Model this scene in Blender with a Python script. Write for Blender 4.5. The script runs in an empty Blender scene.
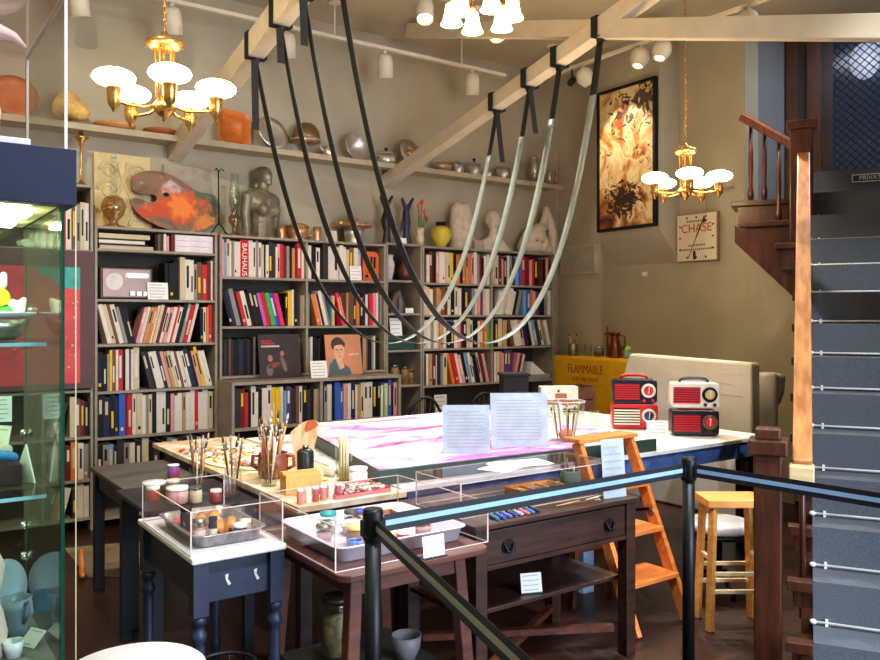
import bpy, bmesh, math, random
from mathutils import Matrix, Vector
random.seed(11)
R = math.radians
C = bpy.context.scene.collection
sc = bpy.context.scene
F, HC = 810.0, 1.6
SY, CY = math.sin(R(35.2)), math.cos(R(35.2))

# ---------- rays through the photograph into the room (x along the bookcases, y towards them) ----------
def ray(px):
    t = (px - 440) / F
    return SY + CY * t, CY - SY * t
def onz(px, py, z):
    Y = (HC - z) * F / (py - 318); u, v = ray(px)
    return (u * Y, v * Y, z)
def onv(px, py, V):
    u, v = ray(px); Y = V / v
    return (u * Y, V, HC + (318 - py) / F * Y)
def onu(px, py, U):
    u, v = ray(px); Y = U / u
    return (U, v * Y, HC + (318 - py) / F * Y)
def scale_at(x, y):
    return (SY * x + CY * y) / F            # metres per pixel at a place

# ---------- materials ----------
def lin(c):
    return tuple((x / 255 / 12.92) if x / 255 <= .04045 else ((x / 255 + .055) / 1.055) ** 2.4 for x in c) + (1,)
MATS = {}
def mat(name, col, rough=.5, metal=0, var=.12, scale=12, bump=0, col2=None, stretch=(1, 1, 1), coat=0, spec=.5, detail=4, lo=.35, hi=.65):
    if name in MATS: return MATS[name]
    m = bpy.data.materials.new(name); m.use_nodes = True; nt = m.node_tree; b = nt.nodes['Principled BSDF']
    tc = nt.nodes.new('ShaderNodeTexCoord'); mp = nt.nodes.new('ShaderNodeMapping'); nz = nt.nodes.new('ShaderNodeTexNoise'); cr = nt.nodes.new('ShaderNodeValToRGB')
    mp.inputs['Scale'].default_value = stretch
    nz.inputs['Scale'].default_value = scale; nz.inputs['Detail'].default_value = detail
    nt.links.new(tc.outputs['Object'], mp.inputs[0]); nt.links.new(mp.outputs[0], nz.inputs['Vector']); nt.links.new(nz.outputs[0], cr.inputs[0])
    a = lin(col)
    b2 = lin(col2) if col2 else tuple(min(1, x * (1 + var)) for x in a[:3]) + (1,)
    a1 = a if col2 else tuple(x * (1 - var) for x in a[:3]) + (1,)
    e = cr.color_ramp.elements
    e[0].position, e[1].position = lo, hi
    e[0].color, e[1].color = a1, b2
    nt.links.new(cr.outputs[0], b.inputs['Base Color'])
    b.inputs['Roughness'].default_value = rough; b.inputs['Metallic'].default_value = metal
    b.inputs['Coat Weight'].default_value = coat; b.inputs['Specular IOR Level'].default_value = spec
    if bump:
        bp = nt.nodes.new('ShaderNodeBump'); bp.inputs['Strength'].default_value = bump; bp.inputs['Distance'].default_value = .004
        nt.links.new(nz.outputs[0], bp.inputs['Height']); nt.links.new(bp.outputs[0], b.inputs['Normal'])
    MATS[name] = m
    return m
def emis(name, col, s):
    if name in MATS: return MATS[name]
    m = bpy.data.materials.new(name); m.use_nodes = True; b = m.node_tree.nodes['Principled BSDF']
    b.inputs['Base Color'].default_value = lin((240, 235, 220)); b.inputs['Emission Color'].default_value = lin(col); b.inputs['Emission Strength'].default_value = s
    MATS[name] = m
    return m
def clear(name, tint=(255, 255, 255), base=.03, edge=.5):
    """thin clear sheet: mostly see-through, mirroring more at a glancing angle"""
    if name in MATS: return MATS[name]
    m = bpy.data.materials.new(name); m.use_nodes = True; nt = m.node_tree; nt.nodes.clear()
    o = nt.nodes.new('ShaderNodeOutputMaterial'); mx = nt.nodes.new('ShaderNodeMixShader'); tr = nt.nodes.new('ShaderNodeBsdfTransparent'); gl = nt.nodes.new('ShaderNodeBsdfGlossy')
    lw = nt.nodes.new('ShaderNodeLayerWeight'); lw.inputs['Blend'].default_value = .5
    pw = nt.nodes.new('ShaderNodeMath'); pw.operation = 'POWER'; pw.inputs[1].default_value = 4
    ma = nt.nodes.new('ShaderNodeMath'); ma.operation = 'MULTIPLY_ADD'; ma.inputs[1].default_value = edge; ma.inputs[2].default_value = base
    tr.inputs[0].default_value = lin(tint); gl.inputs['Roughness'].default_value = .05
    nt.links.new(lw.outputs['Facing'], pw.inputs[0]); nt.links.new(pw.outputs[0], ma.inputs[0])
    nt.links.new(ma.outputs[0], mx.inputs[0]); nt.links.new(tr.outputs[0], mx.inputs[1]); nt.links.new(gl.outputs[0], mx.inputs[2])
    nt.links.new(mx.outputs[0], o.inputs[0])
    MATS[name] = m
    return m
def paint_mat(name, cols, scale=3, rough=.5, stretch=(1, 1, 1), dist=1.5, detail=6, pos=None):
    """several pigments in cloudy patches"""
    m = bpy.data.materials.new(name); m.use_nodes = True; nt = m.node_tree; b = nt.nodes['Principled BSDF']
    tc = nt.nodes.new('ShaderNodeTexCoord'); mp = nt.nodes.new('ShaderNodeMapping'); nz = nt.nodes.new('ShaderNodeTexNoise'); cr = nt.nodes.new('ShaderNodeValToRGB')
    mp.inputs['Scale'].default_value = stretch; nz.inputs['Scale'].default_value = scale; nz.inputs['Detail'].default_value = detail; nz.inputs['Distortion'].default_value = dist
    nt.links.new(tc.outputs['Object'], mp.inputs[0]); nt.links.new(mp.outputs[0], nz.inputs['Vector']); nt.links.new(nz.outputs[0], cr.inputs[0]); nt.links.new(cr.outputs[0], b.inputs['Base Color'])
    el = cr.color_ramp.elements
    n = len(cols)
    for i, c in enumerate(cols):
        p = pos[i] if pos else .3 + .4 * i / (n - 1)
        if i < 2: el[i].position = p; el[i].color = lin(c)
        else: el.new(p).color = lin(c)
    b.inputs['Roughness'].default_value = rough
    MATS[name] = m
    return m

# ---------- mesh builder ----------
class MB:
    def __init__(s): s.v = []; s.f = []; s.m = []; s.s = []
    def add(s, vs, fs, mi=0, sm=False):
        b = len(s.v); s.v += [tuple(p) for p in vs]
        for f in fs: s.f.append([b + i for i in f]); s.m.append(mi); s.s.append(sm)
        return s
    def bx(s, x0, x1, y0, y1, z0, z1, mi=0, M=None):
        vs = [(x, y, z) for z in (z0, z1) for y in (y0, y1) for x in (x0, x1)]
        if M: vs = [M @ Vector(p) for p in vs]
        return s.add(vs, [(0, 2, 3, 1), (4, 5, 7, 6), (0, 1, 5, 4), (2, 6, 7, 3), (0, 4, 6, 2), (1, 3, 7, 5)], mi)
    def bar(s, p0, p1, w, h, mi=0, up=(0, 0, 1)):
        """rectangular bar from p0 to p1, w across, h along 'up'"""
        p0, p1 = Vector(p0), Vector(p1); d = (p1 - p0).normalized(); a = d.cross(Vector(up))
        a = a.normalized() if a.length > 1e-5 else Vector((1, 0, 0)); b = a.cross(d).normalized()
        vs = [p + a * (i * w / 2) + b * (j * h / 2) for p in (p0, p1) for i, j in ((-1, -1), (1, -1), (1, 1), (-1, 1))]
        return s.add(vs, [(3, 2, 1, 0), (4, 5, 6, 7), (0, 1, 5, 4), (1, 2, 6, 5), (2, 3, 7, 6), (3, 0, 4, 7)], mi)
    def cyl(s, p0, p1, r0, r1=None, n=14, mi=0, caps=True):
        r1 = r0 if r1 is None else r1; p0, p1 = Vector(p0), Vector(p1); d = (p1 - p0).normalized()
        a = d.orthogonal().normalized(); b = d.cross(a); k = len(s.v)
        vs = [p + (a * math.cos(2 * math.pi * i / n) + b * math.sin(2 * math.pi * i / n)) * r for p, r in ((p0, r0), (p1, r1)) for i in range(n)]
        s.add(vs, [(i, (i + 1) % n, n + (i + 1) % n, n + i) for i in range(n)], mi, True)
        if caps:
            s.f.append([k + i for i in range(n)][::-1]); s.m.append(mi); s.s.append(False)
            s.f.append([k + n + i for i in range(n)]); s.m.append(mi); s.s.append(False)
        return s
    def lathe(s, prof, n=24, c=(0, 0, 0), mi=0, M=None, sm=True, sx=1, sy=1, cap=True):
        vs = [(r * math.cos(2 * math.pi * i / n) * sx, r * math.sin(2 * math.pi * i / n) * sy, z) for r, z in prof for i in range(n)]
        if M: vs = [M @ Vector(p) for p in vs]
        vs = [(p[0] + c[0], p[1] + c[1], p[2] + c[2]) for p in vs]; k = len(s.v); q = len(prof)
        s.add(vs, [(j * n + i, j * n + (i + 1) % n, (j + 1) * n + (i + 1) % n, (j + 1) * n + i) for j in range(q - 1) for i in range(n)], mi, sm)
        if cap:
            if prof[0][0] > 1e-4: s.f.append([k + i for i in range(n)][::-1]); s.m.append(mi); s.s.append(False)
            if prof[-1][0] > 1e-4: s.f.append([k + (q - 1) * n + i for i in range(n)]); s.m.append(mi); s.s.append(False)
        return s
    def ell(s, c, r, n=16, m=10, mi=0, M=None):
        return s.lathe([(max(1e-4, math.sin(math.pi * j / m)), -math.cos(math.pi * j / m)) for j in range(m + 1)], n, c, mi, (M or Matrix()) @ Matrix.Diagonal((*r, 1)), cap=False)
    def tube(s, pts, r, n=8, mi=0, closed=False):
        pts = [Vector(p) for p in pts]; q = len(pts); rr = r if isinstance(r, (list, tuple)) else [r] * q
        vs = []; a = None
        for i, p in enumerate(pts):
            d = (pts[(i + 1) % q] - pts[i - 1]) if closed or 0 < i < q - 1 else (pts[1] - pts[0] if i == 0 else pts[-1] - pts[-2])
            d.normalize()
            a = d.orthogonal() if a is None else (a - d * a.dot(d))
            a.normalize(); b = d.cross(a)
            vs += [p + (a * math.cos(2 * math.pi * k / n) + b * math.sin(2 * math.pi * k / n)) * rr[i] for k in range(n)]
        fs = [(i * n + k, i * n + (k + 1) % n, ((i + 1) % q) * n + (k + 1) % n, ((i + 1) % q) * n + k) for i in range(q if closed else q - 1) for k in range(n)]
        if not closed: fs += [tuple(range(n))[::-1], tuple((q - 1) * n + k for k in range(n))]
        return s.add(vs, fs, mi, True)
    def prism(s, poly, t0, t1, ax='y', mi=0, M=None):
        """poly of (a,b) in the plane across ax, from t0 to t1 along it"""
        def P(a, b, t): return {'y': (a, t, b), 'z': (a, b, t), 'x': (t, a, b)}[ax]
        n = len(poly); vs = [P(a, b, t) for t in (t0, t1) for a, b in poly]
        if M: vs = [M @ Vector(p) for p in vs]
        return s.add(vs, [tuple(range(n)), tuple(range(2 * n - 1, n - 1, -1))] + [(i, n + i, n + (i + 1) % n, (i + 1) % n) for i in range(n)], mi)
    def build(s, name, mats, parent=None, loc=(0, 0, 0), rz=0, bev=0, rot=None):
        me = bpy.data.meshes.new(name); me.from_pydata(s.v, [], s.f)
        for m in (mats if isinstance(mats, (list, tuple)) else [mats]): me.materials.append(m)
        me.polygons.foreach_set('material_index', s.m); me.polygons.foreach_set('use_smooth', s.s)
        bm = bmesh.new(); bm.from_mesh(me); bmesh.ops.recalc_face_normals(bm, faces=bm.faces); bm.to_mesh(me); bm.free()
        o = bpy.data.objects.new(name, me); C.objects.link(o); o.location = loc
        o.rotation_euler = rot or (0, 0, rz)
        if parent: o.parent = parent
        if bev:
            md = o.modifiers.new('edge', 'BEVEL'); md.width = bev; md.segments = 2; md.limit_method = 'ANGLE'; md.angle_limit = R(40)
        return o
def canvas_mat():
    m = paint_mat('golden_abstract', [(58, 30, 16), (140, 66, 28), (196, 140, 76), (226, 206, 158), (204, 164, 104), (170, 92, 40), (104, 40, 20)], 3.6, .45, (1, 1, .8), 1.0, 10, [.27, .36, .43, .5, .57, .64, .74])
    nt = m.node_tree; b = nt.nodes['Principled BSDF']; base = b.inputs['Base Color'].links[0].from_socket
    tc = nt.nodes.new('ShaderNodeTexCoord'); nz = nt.nodes.new('ShaderNodeTexNoise'); nz.inputs['Scale'].default_value = 10; nz.inputs['Detail'].default_value = 10; nz.inputs['Distortion'].default_value = 1.8
    tot = nz.outputs[0]; nt.links.new(tc.outputs['Object'], nz.inputs['Vector'])
    for loc, scl, amt in (((-.02, 0, -.42), (3.2, 1, 4.2), .34), ((.06, 0, .42), (3.4, 1, 2.6), .16), ((.3, 0, .55), (5, 1, 4), .25)):
        mp = nt.nodes.new('ShaderNodeMapping'); mp.vector_type = 'POINT'; mp.inputs['Location'].default_value = tuple(-l * s for l, s in zip(loc, scl)); mp.inputs['Scale'].default_value = scl
        gr = nt.nodes.new('ShaderNodeTexGradient'); gr.gradient_type = 'SPHERICAL'; ma = nt.nodes.new('ShaderNodeMath'); ma.operation = 'MULTIPLY_ADD'; ma.inputs[1].default_value = amt
        nt.links.new(tc.outputs['Object'], mp.inputs[0]); nt.links.new(mp.outputs[0], gr.inputs[0]); nt.links.new(gr.outputs['Fac'], ma.inputs[0]); nt.links.new(tot, ma.inputs[2]); tot = ma.outputs[0]
    cr = nt.nodes.new('ShaderNodeValToRGB'); cr.color_ramp.elements[0].position = .60; cr.color_ramp.elements[1].position = .66
    mx = nt.nodes.new('ShaderNodeMixRGB'); mx.inputs[2].default_value = lin((50, 28, 16))
    nt.links.new(tot, cr.inputs[0]); nt.links.new(cr.outputs[0], mx.inputs[0]); nt.links.new(base, mx.inputs[1]); nt.links.new(mx.outputs[0], b.inputs['Base Color'])
    return m
def patches_mat(name, c1, c2, patches, scale=7, rough=.45):
    """wood or board with clouds of pigment at places of their own (object x, z)"""
    m = paint_mat(name, [c1, c2], scale, rough); nt = m.node_tree; b = nt.nodes['Principled BSDF']; base = b.inputs['Base Color'].links[0].from_socket
    tc = nt.nodes.new('ShaderNodeTexCoord')
    for (x, z, rx, rz_, col, sc_) in patches:
        scl = (1 / rx, .001, 1 / rz_)
        mp = nt.nodes.new('ShaderNodeMapping'); mp.inputs['Location'].default_value = (-x / rx, 0, -z / rz_); mp.inputs['Scale'].default_value = scl
        gr = nt.nodes.new('ShaderNodeTexGradient'); gr.gradient_type = 'SPHERICAL'; nz = nt.nodes.new('ShaderNodeTexNoise'); nz.inputs['Scale'].default_value = sc_; nz.inputs['Detail'].default_value = 8
        ma = nt.nodes.new('ShaderNodeMath'); ma.operation = 'MULTIPLY_ADD'; ma.inputs[1].default_value = .95
        nb = nt.nodes.new('ShaderNodeMath'); nb.operation = 'MULTIPLY_ADD'; nb.inputs[1].default_value = 1.7; nb.inputs[2].default_value = -.40; nt.links.new(nz.outputs[0], nb.inputs[0])
        cr = nt.nodes.new('ShaderNodeValToRGB'); cr.color_ramp.elements[0].position = .62; cr.color_ramp.elements[1].position = .95
        mx = nt.nodes.new('ShaderNodeMixRGB'); mx.inputs[2].default_value = lin(col)
        nt.links.new(tc.outputs['Object'], mp.inputs[0]); nt.links.new(mp.outputs[0], gr.inputs[0]); nt.links.new(tc.outputs['Object'], nz.inputs['Vector'])
        nt.links.new(gr.outputs['Fac'], ma.inputs[0]); nt.links.new(nb.outputs[0], ma.inputs[2]); nt.links.new(ma.outputs[0], cr.inputs[0]); nt.links.new(cr.outputs[0], mx.inputs[0]); nt.links.new(base, mx.inputs[1]); base = mx.outputs[0]
    nt.links.new(base, b.inputs['Base Color'])
    return m
def tag(o, label, cat, group=None, kind=None):
    o['label'] = label; o['category'] = cat
    if group: o['group'] = group
    if kind: o['kind'] = kind
    return o
def thing(name, label, cat, loc=(0, 0, 0), rz=0, group=None):
    o = bpy.data.objects.new(name, None); C.objects.link(o); o.location = loc; o.rotation_euler = (0, 0, rz); o.empty_display_size = .05
    return tag(o, label, cat, group)
def solo(name, mb, m, label, cat, loc=(0, 0, 0), rz=0, group=None, bev=0, rot=None):
    return tag(mb.build(name, m, None, loc, rz, bev, rot), label, cat, group)
def struct(name, mb, m, bev=0, loc=(0, 0, 0), rz=0):
    o = mb.build(name, m, None, loc, rz, bev); o['kind'] = 'structure'; return o
def copy_tree(o, parent=None):
    c = o.copy(); C.objects.link(c)
    if parent: c.parent = parent
    for ch in list(o.children): copy_tree(ch, c)
    return c
def blob(name, chains, m, parent=None, loc=(0, 0, 0), rz=0, vox=.008, smooth=6, ells=(), cut=None):
    """one continuous carved/soft form grown from tapering limbs: chains of (x,y,z,r), plus ellipsoids (centre, radii)"""
    mb = MB()
    for ch in chains:
        for a, b in zip(ch, ch[1:]):
            d = (Vector(a[:3]) - Vector(b[:3])).length; n = max(1, int(d / (min(a[3], b[3]) * .4)))
            for i in range(n + 1):
                t = i / n; p = [a[k] + (b[k] - a[k]) * t for k in range(4)]
                mb.ell(p[:3], (p[3],) * 3, 12, 8)
    for e in ells: mb.ell(e[0], e[1], 18, 12, 0, Matrix.Rotation(e[2], 4, e[3]) if len(e) > 2 else None)
    o = mb.build(name, m, None)
    md = o.modifiers.new('r', 'REMESH'); md.mode = 'VOXEL'; md.voxel_size = vox
    if smooth: sm = o.modifiers.new('s', 'SMOOTH'); sm.iterations = smooth; sm.factor = .5
    me = bpy.data.meshes.new_from_object(o.evaluated_get(bpy.context.evaluated_depsgraph_get()))
    me.polygons.foreach_set('use_smooth', [True] * len(me.polygons))
    old = o.data; o.modifiers.clear(); o.data = me; bpy.data.meshes.remove(old)
    me.name = name
    if cut is not None:
        bm = bmesh.new(); bm.from_mesh(me)
        bmesh.ops.bisect_plane(bm, geom=bm.verts[:] + bm.edges[:] + bm.faces[:], plane_co=(0, 0, cut), plane_no=(0, 0, -1), clear_outer=True)
        bmesh.ops.holes_fill(bm, edges=[e for e in bm.edges if e.is_boundary]); bm.to_mesh(me); bm.free()
    o.location = loc; o.rotation_euler = (0, 0, rz)
    if parent: o.parent = parent
    return o
def text(name, s, size, m, parent, loc, rot=(R(90), 0, 0), depth=.0008, sx=1, align='CENTER'):
    cu = bpy.data.curves.new(name, 'FONT'); cu.body = s; cu.size = size; cu.extrude = depth; cu.align_x = align; cu.align_y = 'CENTER'
    t = bpy.data.objects.new('tmp', cu); C.objects.link(t)
    me = bpy.data.meshes.new_from_object(t.evaluated_get(bpy.context.evaluated_depsgraph_get()))
    bpy.data.objects.remove(t); me.materials.clear(); me.materials.append(m)
    o = bpy.data.objects.new(name, me); C.objects.link(o); o.parent = parent; o.location = loc; o.rotation_euler = rot; o.scale = (sx, 1, 1)
    return o

# ---------- palette of finishes ----------
WALLC = mat('wall_plaster', (178, 168, 144), .85, var=.06, scale=3, bump=.05)
CEILC = mat('ceiling_plaster', (186, 174, 146), .9, var=.07, scale=2)
BEAMC = mat('beam_paint', (214, 200, 172), .7, var=.06, scale=6)
SHELFC = mat('grey_shelf_paint', (148, 137, 122), .6, var=.1, scale=9)
SHELFW = mat('pale_shelf_paint', (176, 162, 132), .6, var=.08, scale=9)
DARKW = mat('dark_wood', (36, 20, 15), .4, col2=(54, 31, 22), scale=6, stretch=(1, 6, 1), spec=.4)
REDW = mat('red_brown_wood', (70, 32, 22), .4, col2=(98, 50, 34), scale=5, stretch=(1, 8, 8))
DESKW = mat('desk_wood', (40, 21, 15), .38, col2=(62, 34, 24), scale=5, stretch=(1, 9, 9))
STAIRW = mat('stair_wood', (54, 25, 15), .35, col2=(78, 38, 22), scale=5, stretch=(6, 6, 1))
RAILW = mat('rail_oak', (166, 102, 54), .34, col2=(204, 142, 84), scale=6, stretch=(5, 1, 1))
ORANGEW = mat('orange_wood', (206, 106, 40), .4, col2=(228, 136, 62), scale=6, stretch=(1, 7, 7))
HONEYW = mat('honey_wood', (214, 138, 62), .45, col2=(232, 166, 88), scale=6, stretch=(1, 7, 7))
PALEW = mat('pale_wood', (206, 176, 128), .5, col2=(222, 196, 152), scale=6, stretch=(1, 7, 7))
BLUEP = mat('blue_paint', (36, 43, 66), .45, var=.25, scale=8)
NAVYP = mat('navy_paint', (13, 16, 26), .45, var=.2, scale=8)
DKGREY = mat('dark_grey_top', (70, 68, 62), .5, var=.12, scale=8)
BLACK = mat('black_metal', (8, 8, 10), .42, var=.1, spec=.3)
BLKM = mat('black_matt', (11, 10, 11), .7, var=.15, spec=.3)
WHITE = mat('white_enamel', (236, 236, 238), .3, var=.03)
WHITEP = mat('white_paper', (242, 241, 240), .8, var=.02)
CREAM = mat('cream', (226, 212, 180), .7, var=.06)
INK = mat('ink_grey', (178, 180, 188), .8, var=.05)
BRASS = mat('brass', (206, 156, 84), .26, .9, var=.12)
COPPER = mat('copper', (222, 166, 124), .32, .8, var=.15)
STEEL = mat('steel', (214, 208, 198), .34, .8, var=.1)
DULLST = mat('dull_steel', (150, 144, 134), .38, 1, var=.12)
NOSE = mat('pale_nosing', (240, 242, 245), .4, 0, var=.02)
CHROME = mat('chrome', (226, 228, 230), .12, 1, var=.03)
ACRYL = clear('acrylic', (252, 249, 249))
GLASS = clear('clear_glass', (246, 250, 248), .04, .6)
GLASSG = clear('green_glass', (234, 246, 238), .04, .6)
GLASSE = mat('green_glass_edge', (22, 72, 54), .1, var=.1)
SPOTW = mat('spot_white', (228, 218, 196), .45, var=.03)
RED = mat('red_plastic', (206, 30, 40), .3, var=.06)
TERRA = mat('terracotta', (190, 112, 62), .6, var=.12)
STONE = mat('stone', (204, 186, 164), .75, var=.12, scale=14, bump=.25)
PLASTER = mat('plaster', (218, 202, 182), .75, var=.08, scale=14)
BRONZE = mat('grey_green_bronze', (124, 116, 96), .34, .25, var=.25, scale=10)
YELLOW = mat('yellow_enamel', (246, 190, 18), .4, var=.06)
CANVASW = mat('raw_canvas', (230, 224, 214), .9, var=.05, scale=5, bump=.15)
# =====================================================================  the room
VW, UW, ZC = 6.85, 6.5, 4.38
def floor_material():
    m = bpy.data.materials.new('floor_boards'); m.use_nodes = True; nt = m.node_tree; b = nt.nodes['Principled BSDF']
    tc = nt.nodes.new('ShaderNodeTexCoord'); br = nt.nodes.new('ShaderNodeTexBrick'); nz = nt.nodes.new('ShaderNodeTexNoise'); mp = nt.nodes.new('ShaderNodeMapping'); mx = nt.nodes.new('ShaderNodeMixRGB')
    br.inputs['Color1'].default_value = lin((44, 21, 15)); br.inputs['Color2'].default_value = lin((66, 33, 23)); br.inputs['Mortar'].default_value = lin((18, 10, 8))
    br.inputs['Scale'].default_value = 1; br.inputs['Brick Width'].default_value = 1.6; br.inputs['Row Height'].default_value = .075; br.inputs['Mortar Size'].default_value = .002
    mp.inputs['Scale'].default_value = (2, 30, 1); nz.inputs['Scale'].default_value = 3; mx.blend_type = 'MULTIPLY'; mx.inputs[0].default_value = .5
    nt.links.new(tc.outputs['Object'], br.inputs['Vector']); nt.links.new(tc.outputs['Object'], mp.inputs[0]); nt.links.new(mp.outputs[0], nz.inputs['Vector'])
    nt.links.new(br.outputs[0], mx.inputs[1]); nt.links.new(nz.outputs[0], mx.inputs[2]); nt.links.new(mx.outputs[0], b.inputs['Base Color'])
    b.inputs['Roughness'].default_value = .42
    return m
struct('floor', MB().bx(-1.4, 8.6, -2.7, 7.0, -.1, 0), floor_material())
struct('ceiling', MB().bx(-1.4, 8.6, -2.7, 7.0, ZC, ZC + .12), CEILC)
struct('wall_back', MB().bx(-1.4, UW + .2, VW, VW + .15, 0, ZC), WALLC)
struct('wall_vitrine', MB().bx(-1.4, -1.2, -2.7, VW, 0, ZC), WALLC)
struct('wall_right', MB().bx(UW, UW + .2, 4.41, VW, 0, ZC).bx(UW, UW + .2, 3.93, 4.4095, 0, 2.2), WALLC)
struct('wall_chase', MB().prism([(6.21, 2.45), (6.21, ZC), (UW, ZC), (UW, 2.15)], 5.14, 5.93, 'y'), WALLC)
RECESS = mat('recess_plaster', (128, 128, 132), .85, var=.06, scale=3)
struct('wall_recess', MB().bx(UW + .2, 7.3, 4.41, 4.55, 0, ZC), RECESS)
# wall behind the photographer, with its tall window
wf = MB(); wf.bx(-1.2, 1.5, -2.7, -2.5, 0, ZC).bx(5.3, 5.6, -2.7, -2.5, 0, ZC).bx(1.5, 5.3, -2.7, -2.5, 0, .7).bx(1.5, 5.3, -2.7, -2.5, 3.4, ZC)
struct('wall_front', wf, WALLC)
wn = MB()
for x in (1.5, 2.75, 4.0, 5.24): wn.bx(x, x + .06, -2.64, -2.56, .7, 3.4)
for z in (.7, 2.4, 3.34): wn.bx(1.5, 5.3, -2.63, -2.57, z, z + .06)
struct('window_1', wn, DARKW)
struct('wall_side', MB().bx(5.5, 5.7, -2.7, .9, 0, ZC), WALLC)
struct('wall_return', MB().bx(3.98, 5.5, .55, .75, 0, ZC), WALLC)
# skirting along the right-hand gable
struct('baseboard_right', MB().bx(UW - .02, UW, 4.41, 6.1, 0, .16), SHELFC)
# scissor braces under the ceiling
def beam(n, p0, p1, w=.12, h=.15): struct(n, MB().bar(p0, p1, w, h, 0), BEAMC, .006)
zb = lambda V, b: b + .236 * (VW - V)
beam('beam', (2.10, VW, 2.99), (2.10, 1.2, zb(1.2, 2.99)))
beam('beam.001', (4.16, VW, 2.932), (4.16, 1.0, zb(1.0, 2.932)), .11, .115)
zc = lambda V: 3.605 + .286 * (V - 3.948)
beam('beam.002', (4.17, 1.2, zc(1.2)), (4.17, 6.4, zc(6.4)), .096, .125)
# ---------- stairs, in their own turned frame (y = the climb) ----------
SO, SR = (3.534, 2.046, 0), R(-59.5)
ca, sa = math.cos(SR), math.sin(SR)
def stw(w, s, z=0): return (SO[0] + ca * w - sa * s, SO[1] + sa * w + ca * s, z)
NS, RI, TR, Z0 = 14, .195, .238, .2
CARPET = mat('stair_carpet', (86, 91, 101), .95, var=.16, scale=150, bump=.5, detail=2)
def st(name, mb, m, **k): return struct(name, mb, m, loc=SO, rz=SR, **k)
g = MB()
for i in range(NS):
    z = Z0 + RI * i; g.bx(.0, 1.3, (i - 1) * TR, NS * TR + 1.3 if i == NS - 1 else i * TR + .03, 0 if i == 0 else z - RI - .05, z)
stair = thing('staircase', 'carpeted wooden staircase climbing beside the work tables to the landing door', 'staircase', SO, SR)
g.build('carpeted_steps', CARPET, stair)
for i in range(NS):
    z = Z0 + RI * i
    if i < NS - 1:
        MB().cyl((.0, i * TR - .014, z + .015), (1.29, i * TR - .014, z + .015), .0065, n=10).ell((.0, i * TR - .014, z + .015), (.016, .013, .013), 10, 6).bx(.05, .062, i * TR - .02, i * TR - .002, z + .001, z + .03).build('stair_rod', NOSE, stair)
    if i < 10:
        MB().bx(-.11, .0, (i - 1) * TR - .03, (i - 1) * TR + .045, z - .05, z - .002).bx(-.085, .0, (i - 1) * TR + .0, (i - 1) * TR + .03, z - .13, z - .05).build('tread_end', STAIRW, stair, bev=.005)
# open string on the room side
poly = [(-TR - .01, 0), (-TR - .01, Z0 - .06)]
for i in range(NS): poly += [((i - 1) * TR + .0, Z0 + RI * i - .05), (i * TR, Z0 + RI * i - .05)]
poly += [(NS * TR + 1.0, Z0 + RI * (NS - 1) - .05), (NS * TR + 1.0, 2.0), (2.6, 2.0 - .1), (1.9, 1.35), (.9, .45), (.55, 0)]
MB().prism(poly, -.05, -.001, 'x').build('string_board', STAIRW, stair)
# flared upper treads that turn out past the rail
for i, (w0, dz) in enumerate(((-.24, 0), (-.50, 0), (-.58, 0))):
    k = 10 + i; z = Z0 + RI * k
    m_ = MB().bx(w0, -.052, k * TR - .03, k * TR + .36, z - .045, z); m_.build('flared_tread', STAIRW, stair, bev=.008)
    MB().bx(w0 + .05, -.052, k * TR + .0, k * TR + .34, z - RI, z - .047).build('flared_riser', STAIRW, stair)
MB().prism([(-.52, 2.30), (-.52, 2.17), (-.06, 1.70), (-.06, 2.05), (-.22, 2.12)], 10 * TR + .04, 10 * TR + .16, 'y').build('curved_string', STAIRW, stair)
# hand rail, its plinth, balusters, posts
rz0, rz1 = .93, 2.93
MB().bar((-.045, -.02, rz0), (-.045, 10.3 * TR, 2.80), .085, .05, 0).build('handrail', RAILW, stair, bev=.008)
MB().bx(-.10, .005, -.10, .02, .86, .93).build('rail_plinth', PALEW, stair, bev=.006)
for i in range(0, 10):
    y = i * TR + .12; zt = .90 + (y + .02) / (10.3 * TR + .02) * 1.87
    MB().cyl((-.045, y, Z0 + RI * i - .02), (-.045, y, zt), .016, .013, 10).build('baluster', STAIRW, stair)
nw = MB().bx(-.25, -.13, -.08, .04, 0, .97).bx(-.275, -.105, -.105, .065, .97, 1.04).bx(-.245, -.135, -.075, .035, 1.04, 1.09)
nw.build('newel_post', STAIRW, stair, bev=.008)
MB().bx(-.14, .02, 10.35 * TR, 10.35 * TR + .12, 2.0, 3.0).bx(-.165, .045, 10.35 * TR - .025, 10.35 * TR + .145, 3.0, 3.06).build('upper_newel', STAIRW, stair, bev=.008)
y1 = 11 * TR + .22
MB().bar((-.05, 10.35 * TR + .14, 2.86), (-.50, y1 + .12, 3.24), .07, .06).build('upper_rail', STAIRW, stair, bev=.006)
for k in range(4):
    t = (k + .6) / 4.2
    yy = 10.35 * TR + .14 + t * (y1 - 10.35 * TR - .02); xx = -.05 - .45 * t
    zb_ = 2.345 if t < .55 else 2.54
    MB().lathe([(.018, zb_), (.026, zb_ + .06), (.014, zb_ + .12), (.019, zb_ + .3), (.013, 2.83 + .38 * t)], 10, (xx, yy, 0)).build('baluster', STAIRW, stair)
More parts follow.
